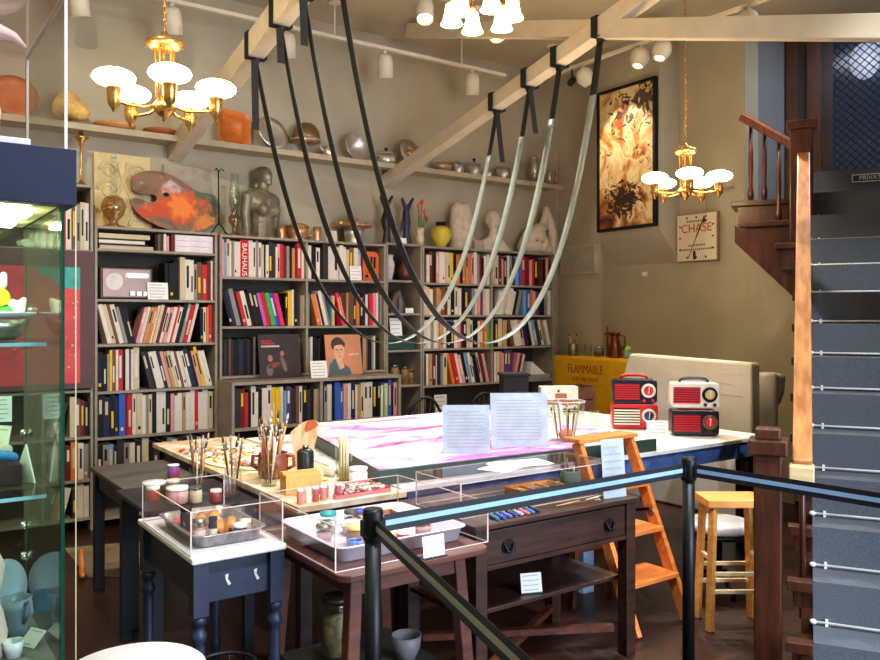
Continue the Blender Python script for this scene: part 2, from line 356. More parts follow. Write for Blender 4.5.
# landing wall with its leaded door
LW = 4.32
lw = MB(); lw.bx(-.24, .02, LW, LW + .12, 0, ZC).bx(.02, 1.3, LW, LW + .12, 0, 2.70).bx(.02, 1.3, LW, LW + .12, 4.27, ZC).bx(1.1, 1.3, LW, LW + .12, 2.7, 4.27)
st('wall_landing', lw, mat('dark_panelling', (40, 24, 18), .5, var=.15))
for w0, w1, d in ((-.20, -.10, .05), (-.02, .10, .06)):
    o = st('trim_%d' % (1 if w0 < -.1 else 2), MB().bx(w0, w1, LW - d, LW - .002, 2.74, ZC), STAIRW)
dr = MB().bx(.10, .20, LW - .03, LW - .001, 2.74, ZC - .03).bx(.95, 1.1, LW - .03, LW - .001, 2.74, ZC - .03).bx(.20, .95, LW - .03, LW - .001, 2.74, 2.96).bx(.20, .95, LW - .03, LW - .001, 4.25, ZC - .03)
door = st('door_1', dr, DARKW)
LEADGL = emis('leaded_glass_glow', (28, 44, 74), .10)  # daylight behind the door put into the pane as a faint glow
LEADGL.node_tree.nodes['Principled BSDF'].inputs['Base Color'].default_value = lin((30, 38, 56)); LEADGL.node_tree.nodes['Principled BSDF'].inputs['Roughness'].default_value = .15
MB().bx(.20, .95, LW - .01, LW - .006, 2.96, 4.25).build('glass_pane', LEADGL, door)
SKYGL = emis('daylit_glass', (60, 96, 170), .32)  # blue glow in the glass stands for daylight seen through it
MB().lathe([(.0001, 0), (.125, 0), (.125, .003), (.0001, .003)], 24, (.46, LW - .0115, 3.96), M=Matrix.Rotation(R(90), 4, 'X') @ Matrix.Diagonal((1, 1.35, 1, 1))).build('daylit_roundel', SKYGL, door)
ld = MB()
for k in range(-18, 26):
    for sgn in (1, -1):
        x0 = .2 + k * .075
        a = Vector((x0, LW - .016, 2.96)); b = Vector((x0 + sgn * 1.29, LW - .016, 4.25))
        def clip(a, b):
            d = b - a; lo, hi = 0, 1
            for lim, s_ in ((.2, 1), (.95, -1)):
                if abs(d.x) < 1e-6: continue
                t = (lim - a.x) / d.x
                if d.x * s_ > 0: lo = max(lo, t)
                else: hi = min(hi, t)
            return (a + d * lo, a + d * hi) if hi - lo > .02 else None
        q = clip(a, b)
        if q: ld.bar(q[0], q[1], .008, .006, 0, (0, 1, 0))
ld.build('lead_lattice', BLKM, door)
sw = MB().bx(1.3, 1.45, -.4, LW + .12, 0, ZC); st('wall_stair', sw, RECESS)
# PRIVATE plate on the top riser
pz = Z0 + RI * 13
pv = thing('private_sign', 'small dark plate reading PRIVATE on the top riser of the staircase', 'sign', stw(.40, 12 * TR - .004, pz - .072), SR)
MB().bx(-.11, .16, -.012, -.001, -.03, .03).build('plate', mat('sign_dark', (40, 44, 54), .5), pv)
MB().bx(-.11, .16, -.014, -.0125, -.03, -.024).bx(-.11, .16, -.014, -.0125, .024, .03).bx(-.11, -.104, -.014, -.0125, -.024, .024).bx(.154, .16, -.014, -.0125, -.024, .024).build('border', mat('sign_pale', (232, 234, 238), .5), pv)
text('lettering', 'PRIVATE', .046, mat('sign_pale', (232, 234, 238), .5), pv, (.025, -.0135, 0))

# ---------- things on the gable wall ----------
y0, z0 = onu(598, 240, UW)[1:]; y1, z1 = onu(562, 276, UW)[1:]
vt = thing('wall_vent', 'square grey louvred vent on the wall beyond the end bookcase', 'vent', (UW, (y0 + y1) / 2, (1.6 + .0 + onu(562, 246, UW)[2] + onu(562, 276, UW)[2]) / 2 - .8), R(-90))
hw = abs(y1 - y0) / 2
MB().bx(-hw, hw, -.012, -.001, -.16, .16).build('backing', mat('vent_grey', (188, 178, 154), .6), vt)
fm = MB().bx(-hw, hw, -.03, -.0125, .135, .16).bx(-hw, hw, -.03, -.0125, -.16, -.135).bx(-hw, -hw + .03, -.03, -.0125, -.135, .135).bx(hw - .03, hw, -.03, -.0125, -.135, .135)
fm.build('frame', mat('vent_grey', (188, 178, 154), .6), vt)
sl = MB()
for k in range(11): sl.bx(-hw + .03, hw - .03, -.026, -.013, -.125 + k * .0235, -.113 + k * .0235)
sl.build('slat', mat('vent_grey', (188, 178, 154), .6), vt)
vt.location.z = onu(580, 260, UW)[2]
p = onu(645, 274, UW)
solo('wall_label', MB().bx(-.035, .035, -.006, -.001, -.022, .022), WHITEP, 'tiny white label on the bare wall under the big painting', 'label', p, R(-90))
# the big framed canvas on the chase
ya, yb = 5.155, 5.915; za, zb2 = 2.485, 3.925
pt = thing('framed_painting', 'tall dark-framed abstract canvas in gold, rust and black high on the gable wall', 'painting', (6.205, (ya + yb) / 2, (za + zb2) / 2), R(-90))
w, h = (yb - ya) / 2, (zb2 - za) / 2
fr = MB().bx(-w, w, -.05, 0, h - .03, h).bx(-w, w, -.05, 0, -h, -h + .03).bx(-w, -w + .03, -.05, 0, -h + .03, h - .03).bx(w - .03, w, -.05, 0, -h + .03, h - .03)
fr.build('frame', BLKM, pt, bev=.003)
GOLD = canvas_mat()
MB().bx(-w + .03, w - .03, -.035, -.005, -h + .03, h - .03).build('canvas', GOLD, pt)
# square advertising clock
ck = onu(701, 237, UW); s_ = .205
yl = onu(680, 237, UW)[1]; yr = onu(720.5, 237, UW)[1]; hw = (yl - yr) / 2; hh = (onu(681, 214, UW)[2] - onu(681, 261, UW)[2]) / 2
cl = thing('wall_clock', 'square cream advertising clock with red lettering hanging under the chandelier', 'clock', (UW, (yl + yr) / 2, onu(700, 237, UW)[2] - .005), R(-90))
MB().bx(-hw, hw, -.045, -.002, -hh, hh).build('case', mat('clock_case', (150, 120, 80), .5), cl, bev=.006)
MB().bx(-hw + .008, hw - .008, -0.0530, -0.0460, -hh + .008, hh - .008).build('face', mat('clock_face', (228, 214, 184), .5, var=.02), cl)
CKR, CKD = mat('clock_red', (190, 70, 56), .5), mat('clock_dark', (52, 44, 36), .5)
text('lettering', 'CHASE', .115, CKR, cl, (.0, -0.0535, .085))
mk = MB()
for k in range(12):
    a = k * math.pi / 6; q = min(1 / max(abs(math.sin(a)), 1e-3), 1 / max(abs(math.cos(a)), 1e-3))
    x, z = math.sin(a) * q * hw * .82, math.cos(a) * q * hh * .84
    mk.bar((x * .93, -0.0540, z * .93), (x * 1.04, -0.0540, z * 1.04), .014, .002, 0, (0, 1, 0))
mk.build('hour_marking', CKD, cl)
tl = MB()
for zz, ww in ((.155, .11), (-.075, .09), (-.115, .19)):
    x = -ww
    while x < ww: tl.bx(x, x + .012, -0.0542, -0.0532, zz - .008, zz + .008); x += .022
tl.build('small_text', CKD, cl)
MB().bar((0, -0.0570, 0), (.075, -0.0570, .15), .012, .003, 0, (0, 1, 0)).prism([(.06, .13), (.115, .14), (.09, .2)], -0.0585, -0.0555, 'y').bar((0, -0.0570, 0), (-.09, -0.0570, -.2), .006, .003, 0, (0, 1, 0)).build('hands', CKD, cl)
MB().bar((-.02, -0.0590, -.13), (-.015, -0.0590, -.21), .03, .003, 0, (0, 1, 0)).build('pendulum_mark', CKD, cl)
cd = MB(); a = onu(706, 188, UW); b = onu(706, 214, UW)
c1, c2 = onu(697, 192, UW), onu(734, 186, UW)
cd.tube([(UW - .012, c1[1], c1[2]), (UW - .012, c2[1], c2[2])], .014).tube([(UW - .01, a[1], c1[2] - .02), (UW - .01, b[1], b[2] + .012)], .006)
o = cd.build('trim_3', WALLC); o['kind'] = 'structure'
# =====================================================================  lamps
SHADE = emis('lit_opal_glass', (255, 225, 172), 19)
BELLG = emis('lit_bell_glass', (255, 214, 150), 9)
LAMPF = emis('lit_lamp_face', (255, 224, 160), 14)
SPOTS = []
def chain_mb(z0, z1):
    mb = MB(); n = int((z1 - z0) / .032)
    for k in range(n):
        z = z0 + (k + .5) * (z1 - z0) / n; h = .022
        pts = [((.008 * math.cos(t) if k % 2 else 0), (0 if k % 2 else .008 * math.cos(t)), z + h * math.sin(t)) for t in [i * math.pi / 4 for i in range(8)]]
        mb.tube(pts, .0028, 5, closed=True)
    return mb
def chandelier(loc, label, zs=0.0, a0=-90):
    """brass ring lamp: loc = the shade level on its axis"""
    t = thing('chandelier', label, 'chandelier', loc, R(-35.2), 'brass chandeliers with opal saucer shades')
    MB().lathe([(.0001, -.14), (.012, -.135), (.012, -.12), (.03, -.11), (.052, -.08), (.052, -.06), (.03, -.035), (.02, -.02), (.0001, -.02)], 20).build('hub', BRASS, t)
    rods = MB()
    for k in range(5):
        a = R(a0 + 36 + 72 * k); rods.cyl((.035 * math.cos(a), .035 * math.sin(a), -.05), (.045 * math.cos(a), .045 * math.sin(a), .21), .005, n=8)
    rods.build('rod_frame', BRASS, t)
    MB().lathe([(.0001, .20), (.06, .20), (.085, .215), (.085, .235), (.05, .25), (.02, .262), (.012, .28), (.0001, .28)], 24).build('crown', BRASS, t)
    chain_mb(.28, ZC - loc[2] - .03).build('chain', BRASS, t)
    MB().lathe([(.0001, -.03), (.02, -.03), (.05, -.008), (.055, 0), (.0001, 0)], 20, (0, 0, ZC - loc[2] - .001)).build('ceiling_rose', BRASS, t)
    for k in range(5):
        a = R(a0 + 72 * k); d = Vector((math.cos(a), math.sin(a), 0)); r = .235
        arm = MB().tube([d * .045 + Vector((0, 0, -.07)), d * .10 + Vector((0, 0, -.088)), d * .17 + Vector((0, 0, -.088)), d * .22 + Vector((0, 0, -.085))], .007).build('arm', BRASS, t)
        MB().lathe([(.0001, -.135), (.008, -.13), (.012, -.118), (.026, -.1), (.03, -.07), (.03, -.03), (.034, -.026), (.034, -.02), (.0001, -.02)], 14, tuple(d * r)).build('socket', BRASS, arm)
        MB().ell(tuple(d * r + Vector((0, 0, .022))), (.094, .094, .041), 20, 10).build('lamp_shade', SHADE, arm)
    return t
chandelier((1.135, 3.85, 2.66), 'brass five-lamp chandelier hanging over the vitrine end of the room', 0, -66)
chandelier((4.90, 3.82, 2.60), 'brass five-lamp chandelier hanging in front of the square clock', 0, -100)
# bell-shade fitting, half out of the picture
t = thing('bell_chandelier', 'brass ceiling fitting with downturned frosted bell shades between the two chandeliers', 'chandelier', (3.0, 3.82, 3.43), R(-35.2))
MB().lathe([(.0001, .10), (.05, .11), (.06, .14), (.03, .17), (.012, .2), (.012, ZC - 3.43 - .03), (.06, ZC - 3.43 - .015), (.06, ZC - 3.431), (.0001, ZC - 3.431)], 16).build('stem', BRASS, t)
for k in range(6):
    a = R(-75 + 60 * k); d = Vector((math.cos(a), math.sin(a), 0)); r = .185
    arm = MB().tube([d * .05 + Vector((0, 0, .14)), d * .11 + Vector((0, 0, .17)), d * .16 + Vector((0, 0, .16)), d * r + Vector((0, 0, .115))], .007).cyl(d * r + Vector((0, 0, .07)), d * r + Vector((0, 0, .118)), .022, .018, 12).build('arm', BRASS, t)
    MB().lathe([(.025, .07), (.036, .06), (.042, .02), (.05, -.02), (.064, -.05), (.068, -.056), (.06, -.05), (.046, -.02), (.038, .02), (.03, .055), (.0001, .06)], 18, tuple(d * r), cap=False).build('bell_shade', BELLG, arm)
# ceiling tracks
def track(p0, p1, rods, label):
    t = thing('lighting_track', label, 'track', p0); d = Vector(p1) - Vector(p0)
    MB().bar((0, 0, 0), d, .034, .03).build('rail', SPOTW, t)
    for f in rods:
        q = d * f; MB().cyl(q + Vector((0, 0, .015)), (q.x, q.y, ZC - p0[2] - .012), .007, n=8).cyl((q.x, q.y, ZC - p0[2] - .012), (q.x, q.y, ZC - p0[2] - .001), .055, n=18).build('drop_rod', SPOTW, t)
ZT = 4.07
track((1.2, 6.36, ZT), (5.3, 6.36, ZT), (.12, .525, .865), 'white lighting track hung along the top of the bookcase wall')
track((1.2, 5.6, 4.31), (4.6, 5.6, 4.31), (.1, .5, .9), 'white lighting track close to the ceiling in front of the bookcases')
track((5.7, 2.9, 4.08), (5.7, 6.45, 4.08), (.1, .9), 'white lighting track running in front of the tall framed painting')
def can(loc, aim, label, power, warm=1, ang=60, group=None, round_=False, lit=True):
    """spot lamp hung under a track; loc = top of its stem, aim = point lit"""
    t = thing('spot_lamp', label, 'spotlight', loc, 0, group)
    piv = Vector((0, 0, -.075)); d = (Vector(aim) - Vector(loc) - piv).normalized(); Q = d.to_track_quat('-Z', 'Y').to_matrix().to_4x4()
    MB().cyl((0, 0, -.03), (0, 0, -.001), .02, .018, 12).cyl((0, 0, -.075), (0, 0, -.03), .011, n=10).build('stem', SPOTW, t)
    r, L = (.085, .15) if round_ else (.072, .17)
    prof = [(.0001, .04), (.03, .04), (.055, .03), (.066, .01), (r, -.03), (r, -L), (r - .008, -L), (r - .01, -.05), (.0001, -.045)] if not round_ else [(.0001, .05), (.04, .045), (.07, .02), (r, -.02), (r, -.06), (.06, -.11), (.052, -.13), (.04, -.128), (.04, -.06), (.0001, -.055)]
    M = Matrix.Translation(piv) @ Q
    MB().lathe(prof, 20, M=M).build('housing', SPOTW, t)
    rf = (r - .014) if not round_ else .038
    MB().lathe([(.0001, 0), (rf, 0), (rf, .006), (.0001, .006)], 18, M=M @ Matrix.Translation((0, 0, -L + .03 if not round_ else -.115))).build('lamp_face', LAMPF if lit else BLKM, t)
    if power: SPOTS.append((tuple(Vector(loc) + piv + d * (L + .02)), aim, (power, warm, ang)))
cans = 'white cylinder spot lamps on the ceiling tracks'
zt = ZT - .016
for px, nm, aim in ((78, 'over the vitrine', (1.6, 6.6, 1.4)), (172, 'behind the brass chandelier', (2.0, 6.7, 1.9)), (287, 'half behind the sloping brace', (2.8, 6.7, 1.9)), (385, 'between the hanging straps', (3.6, 6.7, 1.9)), (472, 'beside the straps tied near the gable', (4.6, 6.7, 1.9))):
    x = onv(px, 60, 6.36)[0]; can((x, 6.36, zt), (x + .25, 6.72, 2.2), 'white cylinder spot lamp on the bookcase track, ' + nm, 0, 1, 95, None, False, False)
zt = 4.31 - .016
for px, nm, aim, p in ((425, 'next to the bell-shade fitting', (2.9, 4.3, .9), 230), (495, 'partly behind the frosted bell shades', (3.9, 4.1, .9), 230)):
    x = onv(px, 20, 5.6)[0]; can((x, 5.6, zt), aim, 'white cylinder spot lamp near the ceiling, ' + nm, p, 0, 62)
x = 5.7; zt = 4.08 - .016
for px, nm, aim, p, r_ in ((641, 'tilted to the room, beside the painting corner', (5.1, 5.0, 2.2), 30, 1), (663, 'tilted to the room, nearer the hanging chain', (5.0, 4.7, 2.2), 30, 1), (583, 'seen past a tied strap', (6.2, 5.5, 3.2), 22, 0), (748, 'peeping over the horizontal brace near the stairs', (5.0, 3.6, .8), 90, 0)):
    u, v = ray(px); can((x, x * v / u, zt), aim, 'white spot lamp ' + nm, p, 1, 80, None, True)
u, v = ray(572)
k = thing('clip_fixture', 'small black clip-on fixture at the end of the painting track', 'spotlight', (5.7, 5.7 * v / u, 4.064))  # unlit clip-on body and stem, built without a lamp
MB().cyl((0, 0, -.08), (0, 0, -.001), .008, n=8).build('stem', BLACK, k); MB().cyl((-.05, -.03, -.15), (.05, .03, -.08), .035, .03, 14).build('body', BLACK, k)

# =====================================================================  straps slung between the two braces
STRB = mat('strap_black', (13, 12, 12), .7, var=.1)
STRSHEEN = mat('strap_sheen', (138, 146, 140), .42, var=.06)  # light caught by the straps' upper face, put into the colour as grey
def strap(V, sag_z, label, tailL, tailR, wd=.06):
    za, zb_ = zb(V, 2.99) - .085, zb(V, 2.95) - .085
    xa, xb = 2.10, 4.16; xm = (xa + xb) / 2
    t = thing('hanging_strap', label, 'strap', (xm, V, sag_z), 0, 'straps slung between the sloping braces')
    a_ = 1.0
    # catenary through both ends: solve its tightness from the sag
    half, sg = (xb - xa) / 2, (za + zb_) / 2 - sag_z
    lo, hi = .05, 5
    for _ in range(60):
        m_ = (lo + hi) / 2
        if m_ * (math.cosh(half / m_) - 1) > sg: lo = m_
        else: hi = m_
    c = lo; N = 60
    pts = []
    L = c * math.sinh(half / c)
    for i in range(N + 1):
        s_ = -L + 2 * L * i / N; x = c * math.asinh(s_ / c); z = c * (math.cosh(x / c) - 1) + (za - zb_) * (-x / half) / 2
        pts.append((x, z))
    def band(off, lo_, hi_):
        mb = MB(); vs = []
        for i in range(lo_, hi_ + 1):
            x, z = pts[i]; p, q = pts[max(0, i - 1)], pts[min(N, i + 1)]; tx, tz = q[0] - p[0], q[1] - p[1]; l = math.hypot(tx, tz); nx, nz = -tz / l, tx / l
            tw = .16 * math.sin(i * .21 + V * 3)
            for s2 in (-1, 1):
                for o2 in (0, .0014): vs.append((x + nx * (off + o2) + tw * s2 * wd * .3, s2 * wd / 2, z + nz * (off + o2)))
        n = hi_ - lo_ + 1; fs = []
        for i in range(n - 1):
            b = i * 4; fs += [(b, b + 4, b + 6, b + 2), (b + 1, b + 3, b + 7, b + 5), (b, b + 1, b + 5, b + 4), (b + 2, b + 6, b + 7, b + 3)]
        fs += [(0, 2, 3, 1), ((n - 1) * 4, (n - 1) * 4 + 1, (n - 1) * 4 + 3, (n - 1) * 4 + 2)]
        return mb.add(vs, fs, 0, True)
    band(0, 0, N).build('dark_underside', STRB, t)
    band(.0018, 0, N - 5).build('sheen_face', STRSHEEN, t)  # painted sheen laid over the black strap
    for sx, zz, tail in ((-1, za - sag_z, tailL), (1, zb_ - sag_z, tailR)):
        x0 = sx * half; k = MB(); hh = .172 if sx < 0 else .138; ww = .066
        sl = .22
        # loop round the brace
        for a, b in (((x0 - ww, zz), (x0 - ww, zz + hh)), ((x0 + ww, zz), (x0 + ww, zz + hh)), ((x0 - ww, zz), (x0 + ww, zz)), ((x0 - ww, zz + hh), (x0 + ww, zz + hh))):
            k.bar((a[0], 0, a[1]), (b[0], 0, b[1]), wd, .004, 0, (1, 0, 0) if abs(a[0] - b[0]) < 1e-4 else (0, 0, 1))
        k.ell((x0, 0, zz - .015), (.03, .032, .025), 10, 6)
        k.build('loop_knot', STRB, t)
        if tail:
            MB().bar((x0 - .02, -.03, zz - .02), (x0 + sx * .02, -.05, zz - tail), wd * .8, .004, 0, (0, 1, 0)).build('loose_tail', STRB, t)
strap(5.10, 1.41, 'dark strap slung lowest on the braces, tied nearest the bookcases', .48, .42)
strap(4.70, 1.42, 'dark strap slung second from the bookcases', .24, .36)
strap(4.37, 1.43, 'dark strap slung third from the bookcases', .30, 0)
strap(3.96, 1.44, 'dark strap hanging nearest the rope barrier, with the palest curve', 0, 0)

# =====================================================================  bookcases
def case(name, label, x0, x1, y0, y1, zs, divs=(), z0=0, th=.02, m=SHELFC, back=True, top_over=0):
    """zs = shelf upper surfaces, last one the top"""
    t = thing(name, label, 'bookcase', ((x0 + x1) / 2, y0, z0)); ox, oy = (x0 + x1) / 2, y0
    top = zs[-1]
    for x in (x0, x1 - th): MB().bx(x - ox, x + th - ox, 0, y1 - y0, 0, top - z0 - th).build('side_panel', m, t, bev=.002)
    for z in zs[:-1]: MB().bx(x0 + th - ox, x1 - th - ox, .004, y1 - y0 - .012, z - th - z0, z - z0).build('shelf', m, t, bev=.002)
    MB().bx(x0 - ox, x1 - ox, -.004, y1 - y0, top - th - z0, top - z0).build('top', m, t, bev=.002)
    for x, za, zb_ in divs: MB().bx(x - th / 2 - ox, x + th / 2 - ox, .004, y1 - y0 - .012, za + .001 - z0, zb_ - z0).build('divider', m, t)
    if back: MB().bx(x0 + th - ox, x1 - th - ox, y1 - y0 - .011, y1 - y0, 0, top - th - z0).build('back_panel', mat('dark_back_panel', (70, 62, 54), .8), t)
    return t
VF, VB = 6.5, 6.845
ZL = [.08, .36, .69, 1.04, 1.40, 1.745, 2.13, 2.30]
case('bookcase', 'tall grey bookcase under the paint-covered palette', 1.395, 2.345, VF, VB, ZL)
ZM = [1.115, 1.53, 1.945, 2.29]
case('bookcase', 'two-bay grey bookcase carrying the grey-green bust', 2.365, 3.965, VF, VB, ZM, ((3.155, 1.115, 1.51), (3.155, 1.53, 1.925), (3.155, 1.945, 2.27)), z0=1.09)
case('low_bookcase', 'low projecting grey bookcase below the two record covers', 2.345, 3.93, 6.18, VB, [.06, .72, 1.088], ((3.135, .06, .70), (3.135, .72, 1.066)), th=.025)
ZN = [.06, .52, .96, 1.295, 1.645, 1.96, 2.31]
case('narrow_bookcase', 'narrow grey column of shelves holding glass and small figures', 3.97, 4.375, VF, VB, ZN)
ZR = [.06, .50, .94, 1.30, 1.63, 1.945, 2.30]
case('bookcase', 'tall grey bookcase nearest the wall vent', 4.38, 6.11, VF, VB, ZR, tuple((5.245, a, b - .02) for a, b in zip(ZR[2:-1], ZR[3:])))
ZO = [.10, .387, .71, 1.06, 2.11, 2.60]
case('bookcase', 'tall grey bookcase half hidden by the lit vitrine', .45, 1.385, VF, VB, ZO, ((1.04, .71, 1.04), (1.04, .387, .69), (1.04, .1, .367)), m=SHELFC)
# the long high shelf
sh = thing('wall_shelf', 'long high wooden shelf of pans and dishes above the bookcases', 'shelf', (0, VW, 3.07))
MB().bx(-.2, 6.3, -.27, -.001, -.03, 0).build('shelf_board', SHELFW, sh, bev=.003)
MB().bx(-.2, 6.3, -.285, -.2705, -.045, .004).build('front_lip', SHELFW, sh, bev=.002)

# =====================================================================  books
BK = {'w': (222, 212, 198), 'i': (206, 188, 152), 'k': (17, 15, 17), 'g': (142, 138, 132), 'd': (50, 46, 46), 'r': (196, 32, 36), 'm': (104, 28, 34), 'o': (216, 122, 54), 'y': (232, 186, 30), 'n': (34, 38, 72),
      'b': (50, 92, 184), 'l': (112, 160, 200), 't': (186, 146, 100), 'u': (112, 76, 52), 'p': (92, 56, 112), 'q': (222, 150, 148), 'h': (228, 40, 110), 'v': (188, 92, 190), 'e': (66, 170, 84), 'c': (80, 150, 150)}
BN = {'w': 'white', 'i': 'ivory', 'k': 'black', 'g': 'grey', 'd': 'charcoal', 'r': 'red', 'm': 'maroon', 'o': 'orange', 'y': 'yellow', 'n': 'navy', 'b': 'blue', 'l': 'pale blue', 't': 'tan', 'u': 'brown', 'p': 'purple', 'q': 'pink', 'h': 'magenta', 'v': 'violet', 'e': 'green', 'c': 'teal'}
BM = {k: mat('book_' + BN[k].replace(' ', '_'), c, .6, var=.07, scale=20, spec=.25) for k, c in BK.items()}
PAGE = mat('book_pages', (214, 202, 178), .8, var=.05, scale=60)
ONES = 'first second third fourth fifth sixth seventh eighth ninth tenth eleventh twelfth thirteenth fourteenth fifteenth sixteenth seventeenth eighteenth nineteenth'.split()
def nth(i):
    if i <= 19: return ONES[i - 1]
    tn = {2: 'twent', 3: 'thirt', 4: 'fort'}[i // 10]
    return tn + 'ieth' if i % 10 == 0 else tn + 'y-' + ONES[i % 10 - 1]
BOOKS = []      # (size on the picture, spec)
def row(where, x0, x1, z, hmax, spec, y=VF, dep=.2):
    """spec words: colour, height 0-9, thickness 1-9, then \\ (leans to the vitrine) or / (leans to the stairs)"""
    w = []
    for s in spec.split():
        ln = s[-1] if s[-1] in '\\/' else ''; s = s.rstrip('\\/')
        w.append([s[0], .55 + .05 * int(s[1]) if s[1:2] else .9, float(s[2]) if s[2:3] else 3, ln, 0])
    for b in w: b[4] = R(14) if b[3] else 0
    i = 0
    # heights
    for b in w: b[1] = hmax * min(1, b[1]) * random.uniform(.985, 1.0)
    def layout(k):
        x, prev, hp, pos = x0, '', 0, []
        j = 0
        while j < len(w):
            c, h, t, ln, a = w[j]
            if ln != prev or j == 0:
                if prev == '/': x += hp * math.sin(R(14)) * 1.02 + .002
                if ln == '\\':
                    grp = [q for q in w[j:]]; g2 = []
                    for q in grp:
                        if q[3] != '\\': break
                        g2.append(q[1])
                    x += max(max(g2) * math.sin(a) - .0, 0) if j else max(g2) * math.sin(a)
            pos.append(x); x += t * k / math.cos(a) + .0012; prev, hp = ln, (max(h, hp) if ln == prev and ln == '/' else h); j += 1
        if prev == '/': x += hp * math.sin(R(14))
        return pos, x
    lo, hi = 0, .05
    for _ in range(40):
        k = (lo + hi) / 2
        if layout(k)[1] > x1: hi = k
        else: lo = k
    pos, _ = layout(lo)
    for n, (b, x) in enumerate(zip(w, pos)):
        t = b[2] * lo; dd = dep * random.uniform(.85, 1); yy = y + .022 + random.uniform(0, .02)
        BOOKS.append((b[1] * t / scale_at(x, y) ** 2, where, n, b, x, t, yy, dd, z + .0008))
def book_mb(t, d, h, c, band, M=None):
    mb = MB(); e = min(.0022, t * .2)
    mb.bx(e, t - e, e, d - .004, .003, h - .004, 1, M)
    mb.bx(0, e, 0, d, 0, h, 0, M).bx(t - e, t, 0, d, 0, h, 0, M).bx(e, t - e, 0, e, 0, h, 0, M)
    if band: 
        a, b_ = band; mb.bx(t * .28, t * .72, -.0006, 0, h * a, h * b_, 2, M)
    return mb
row('under the palette, beside the chrome radio', 1.93, 2.315, 1.745, .345, 'k62 k63 k72 d81 i93 w83 w82 g62 u73 r63 m72 w81')
row('on the shelf below the chrome radio', 1.42, 2.315, 1.40, .325, 'w84\\ i83\\ u83\\ w84\\ g73\\ k73\\ k73\\ q73/ w73/ t73/ o73/ w82/ i83/ m73/ w73/ q73/ w73/ r82/ w73/ k94/ g93/ r84/ w93/ k63 w73 o72 r84')
row('second shelf below the chrome radio', 1.42, 2.315, 1.04, .335, 'k75 k63 g62 y82 u83 w82 r84 k82 w83 p62 w82 i95 d74\\ k62\\ w73\\ w74\\ n73\\ q73\\ t73\\ i73\\ w73\\ u72\\ w73\\ w73\\ n84\\ k73\\ q73\\ y93\\ w73\\ w73\\')
row('third shelf below the chrome radio', 1.42, 2.315, .69, .325, 'k95 n85 k94 n83 b95 m92 r94 w93 i95 w83 g82 i83 k94 w94 w94 k84 q83 w73 w84 t83 w84 w94 r93 w84 w95 i84')
row('lowest shelf above the charcoal table', 1.42, 2.315, .36, .30, 'k73 g73 l73 k62 d94 g73 w73 k84 i94 k73 d63 k72 w63 g83 w73 m73 k73 w83 n73 w73 p83 n84')
row('above the red panel by the vitrine', 1.03, 1.36, 2.11, .38, 'w73 o73 w62 m73 w73 r83 w94 u73 g73 i83 w83')
row('upper cubby beside the red panel', 1.056, 1.36, .71, .30, 'g83/ w63/ d74/ i94 u84 m73 k63')
row('lower cubby beside the red panel', 1.056, 1.36, .387, .29, 'g73 w74 u84 m73 o94 w83 g73')
row('floor cubby beside the vitrine', 1.056, 1.36, .10, .25, 'k73/ o83/ w84/ d73 w94 w83')
row('in the bay under the bust', 2.388, 3.142, 1.945, .315, 'q93 l72 i93 w82 g82 w83 w83 r98 w94 w83 g92 w83 i72 k72 w73 d94 d83 w62 q83 r83 m73 g73 k62 o63 d82 r95 w93')
row('beside the orange radio', 3.170, 3.72, 1.945, .315, 'w83 k73 w73 k62 d94 w84 w84 w93 w82 i73 u83 w83 l73')
row('in the bay of rainbow spines', 2.388, 3.142, 1.53, .32, 'k93\\ n83\\ g94\\ k62\\ r73\\ w84\\ k73\\ k94\\ k84\\ v73\\ r74\\ e74\\ b74\\ h74\\ k73 y84 w92 k83 d73 g62 t62')
row('under the orange radio', 3.170, 3.94, 1.53, .32, 'c73 o74\\ q72\\ k73\\ w94\\ g83\\ l62 y63 h84\\ q62\\ t83 u83 u72 d84 o75 k84 n73 w73 m72 r73 h73 q83 w83 k62 g73')
row('low case under the dark record cover', 2.372, 3.12, .72, .33, 'd85 m84 r63 k72 w94 w62 k73 w84 w94 y83 y84 w83 l62 p84 d74 u83 w83 k84 d63 k73 t62 g62', 6.18)
row('low case under the portrait record cover', 3.150, 3.9, .72, .33, 'k62 g73 w84 k62 b95 b63 q83 w83 n74 w72 t73 i83 w84 w84 k84 k83 w62 e62 i73 b93 k62 q73', 6.18)
r1 = 'beneath the yellow vase'; r2 = 'beneath the crouching figure'
row('top row ' + r1, 4.405, 5.232, 1.945, .325, 'd73 w63 m84 k83 q83 w83 w83 i83 i83 y83 k73 o74 k62 o83 t83 o83 q83 w93 g83 m73 k62 w73 w83')
row('top row ' + r2, 5.258, 6.085, 1.945, .325, 'w73 i84 m83 q63 k73 w82 g83 d73 l84 b73 r84 m84 q63 r73 k84 d73 m73 k72 q83 m73')
row('second row ' + r1, 4.405, 5.232, 1.63, .285, 'i93 i83 w73 u83 t83 o72 u83 m83 w93 k74 w93 w83 k83 n84 d83 g83 w83 q73 p72 i83 w84')
row('second row ' + r2, 5.258, 6.085, 1.63, .285, 'k73 w73/ w93/ i83/ w94/ w73/ k83/ g83/ l83 b84 o83 q73 p73 k83 k73 g83 w83')
row('third row ' + r1, 4.405, 5.232, 1.30, .295, 'w83 w83 g83 w83 q72 t83 w83 k73 n73 w83 q83 m72 k73 i93 w83 k84 w72 o84 o73 e62')
row('third row ' + r2, 5.258, 6.085, 1.30, .295, 'n83 k83 i94 t84 u83\\ w83\\ w84\\ q83\\ n73\\ k83\\ w73\\ l83\\ d83\\ w83\\ g73\\ w83\\')
row('lowest row seen ' + r1, 4.405, 5.232, .94, .33, 'k73 w83 t83 m83 w72 n83 g62 i84 o83\\ r84\\ w83\\ q73\\ k83\\ l83\\ w83\\ n83\\ k73\\ i83\\ m83\\ q73\\')
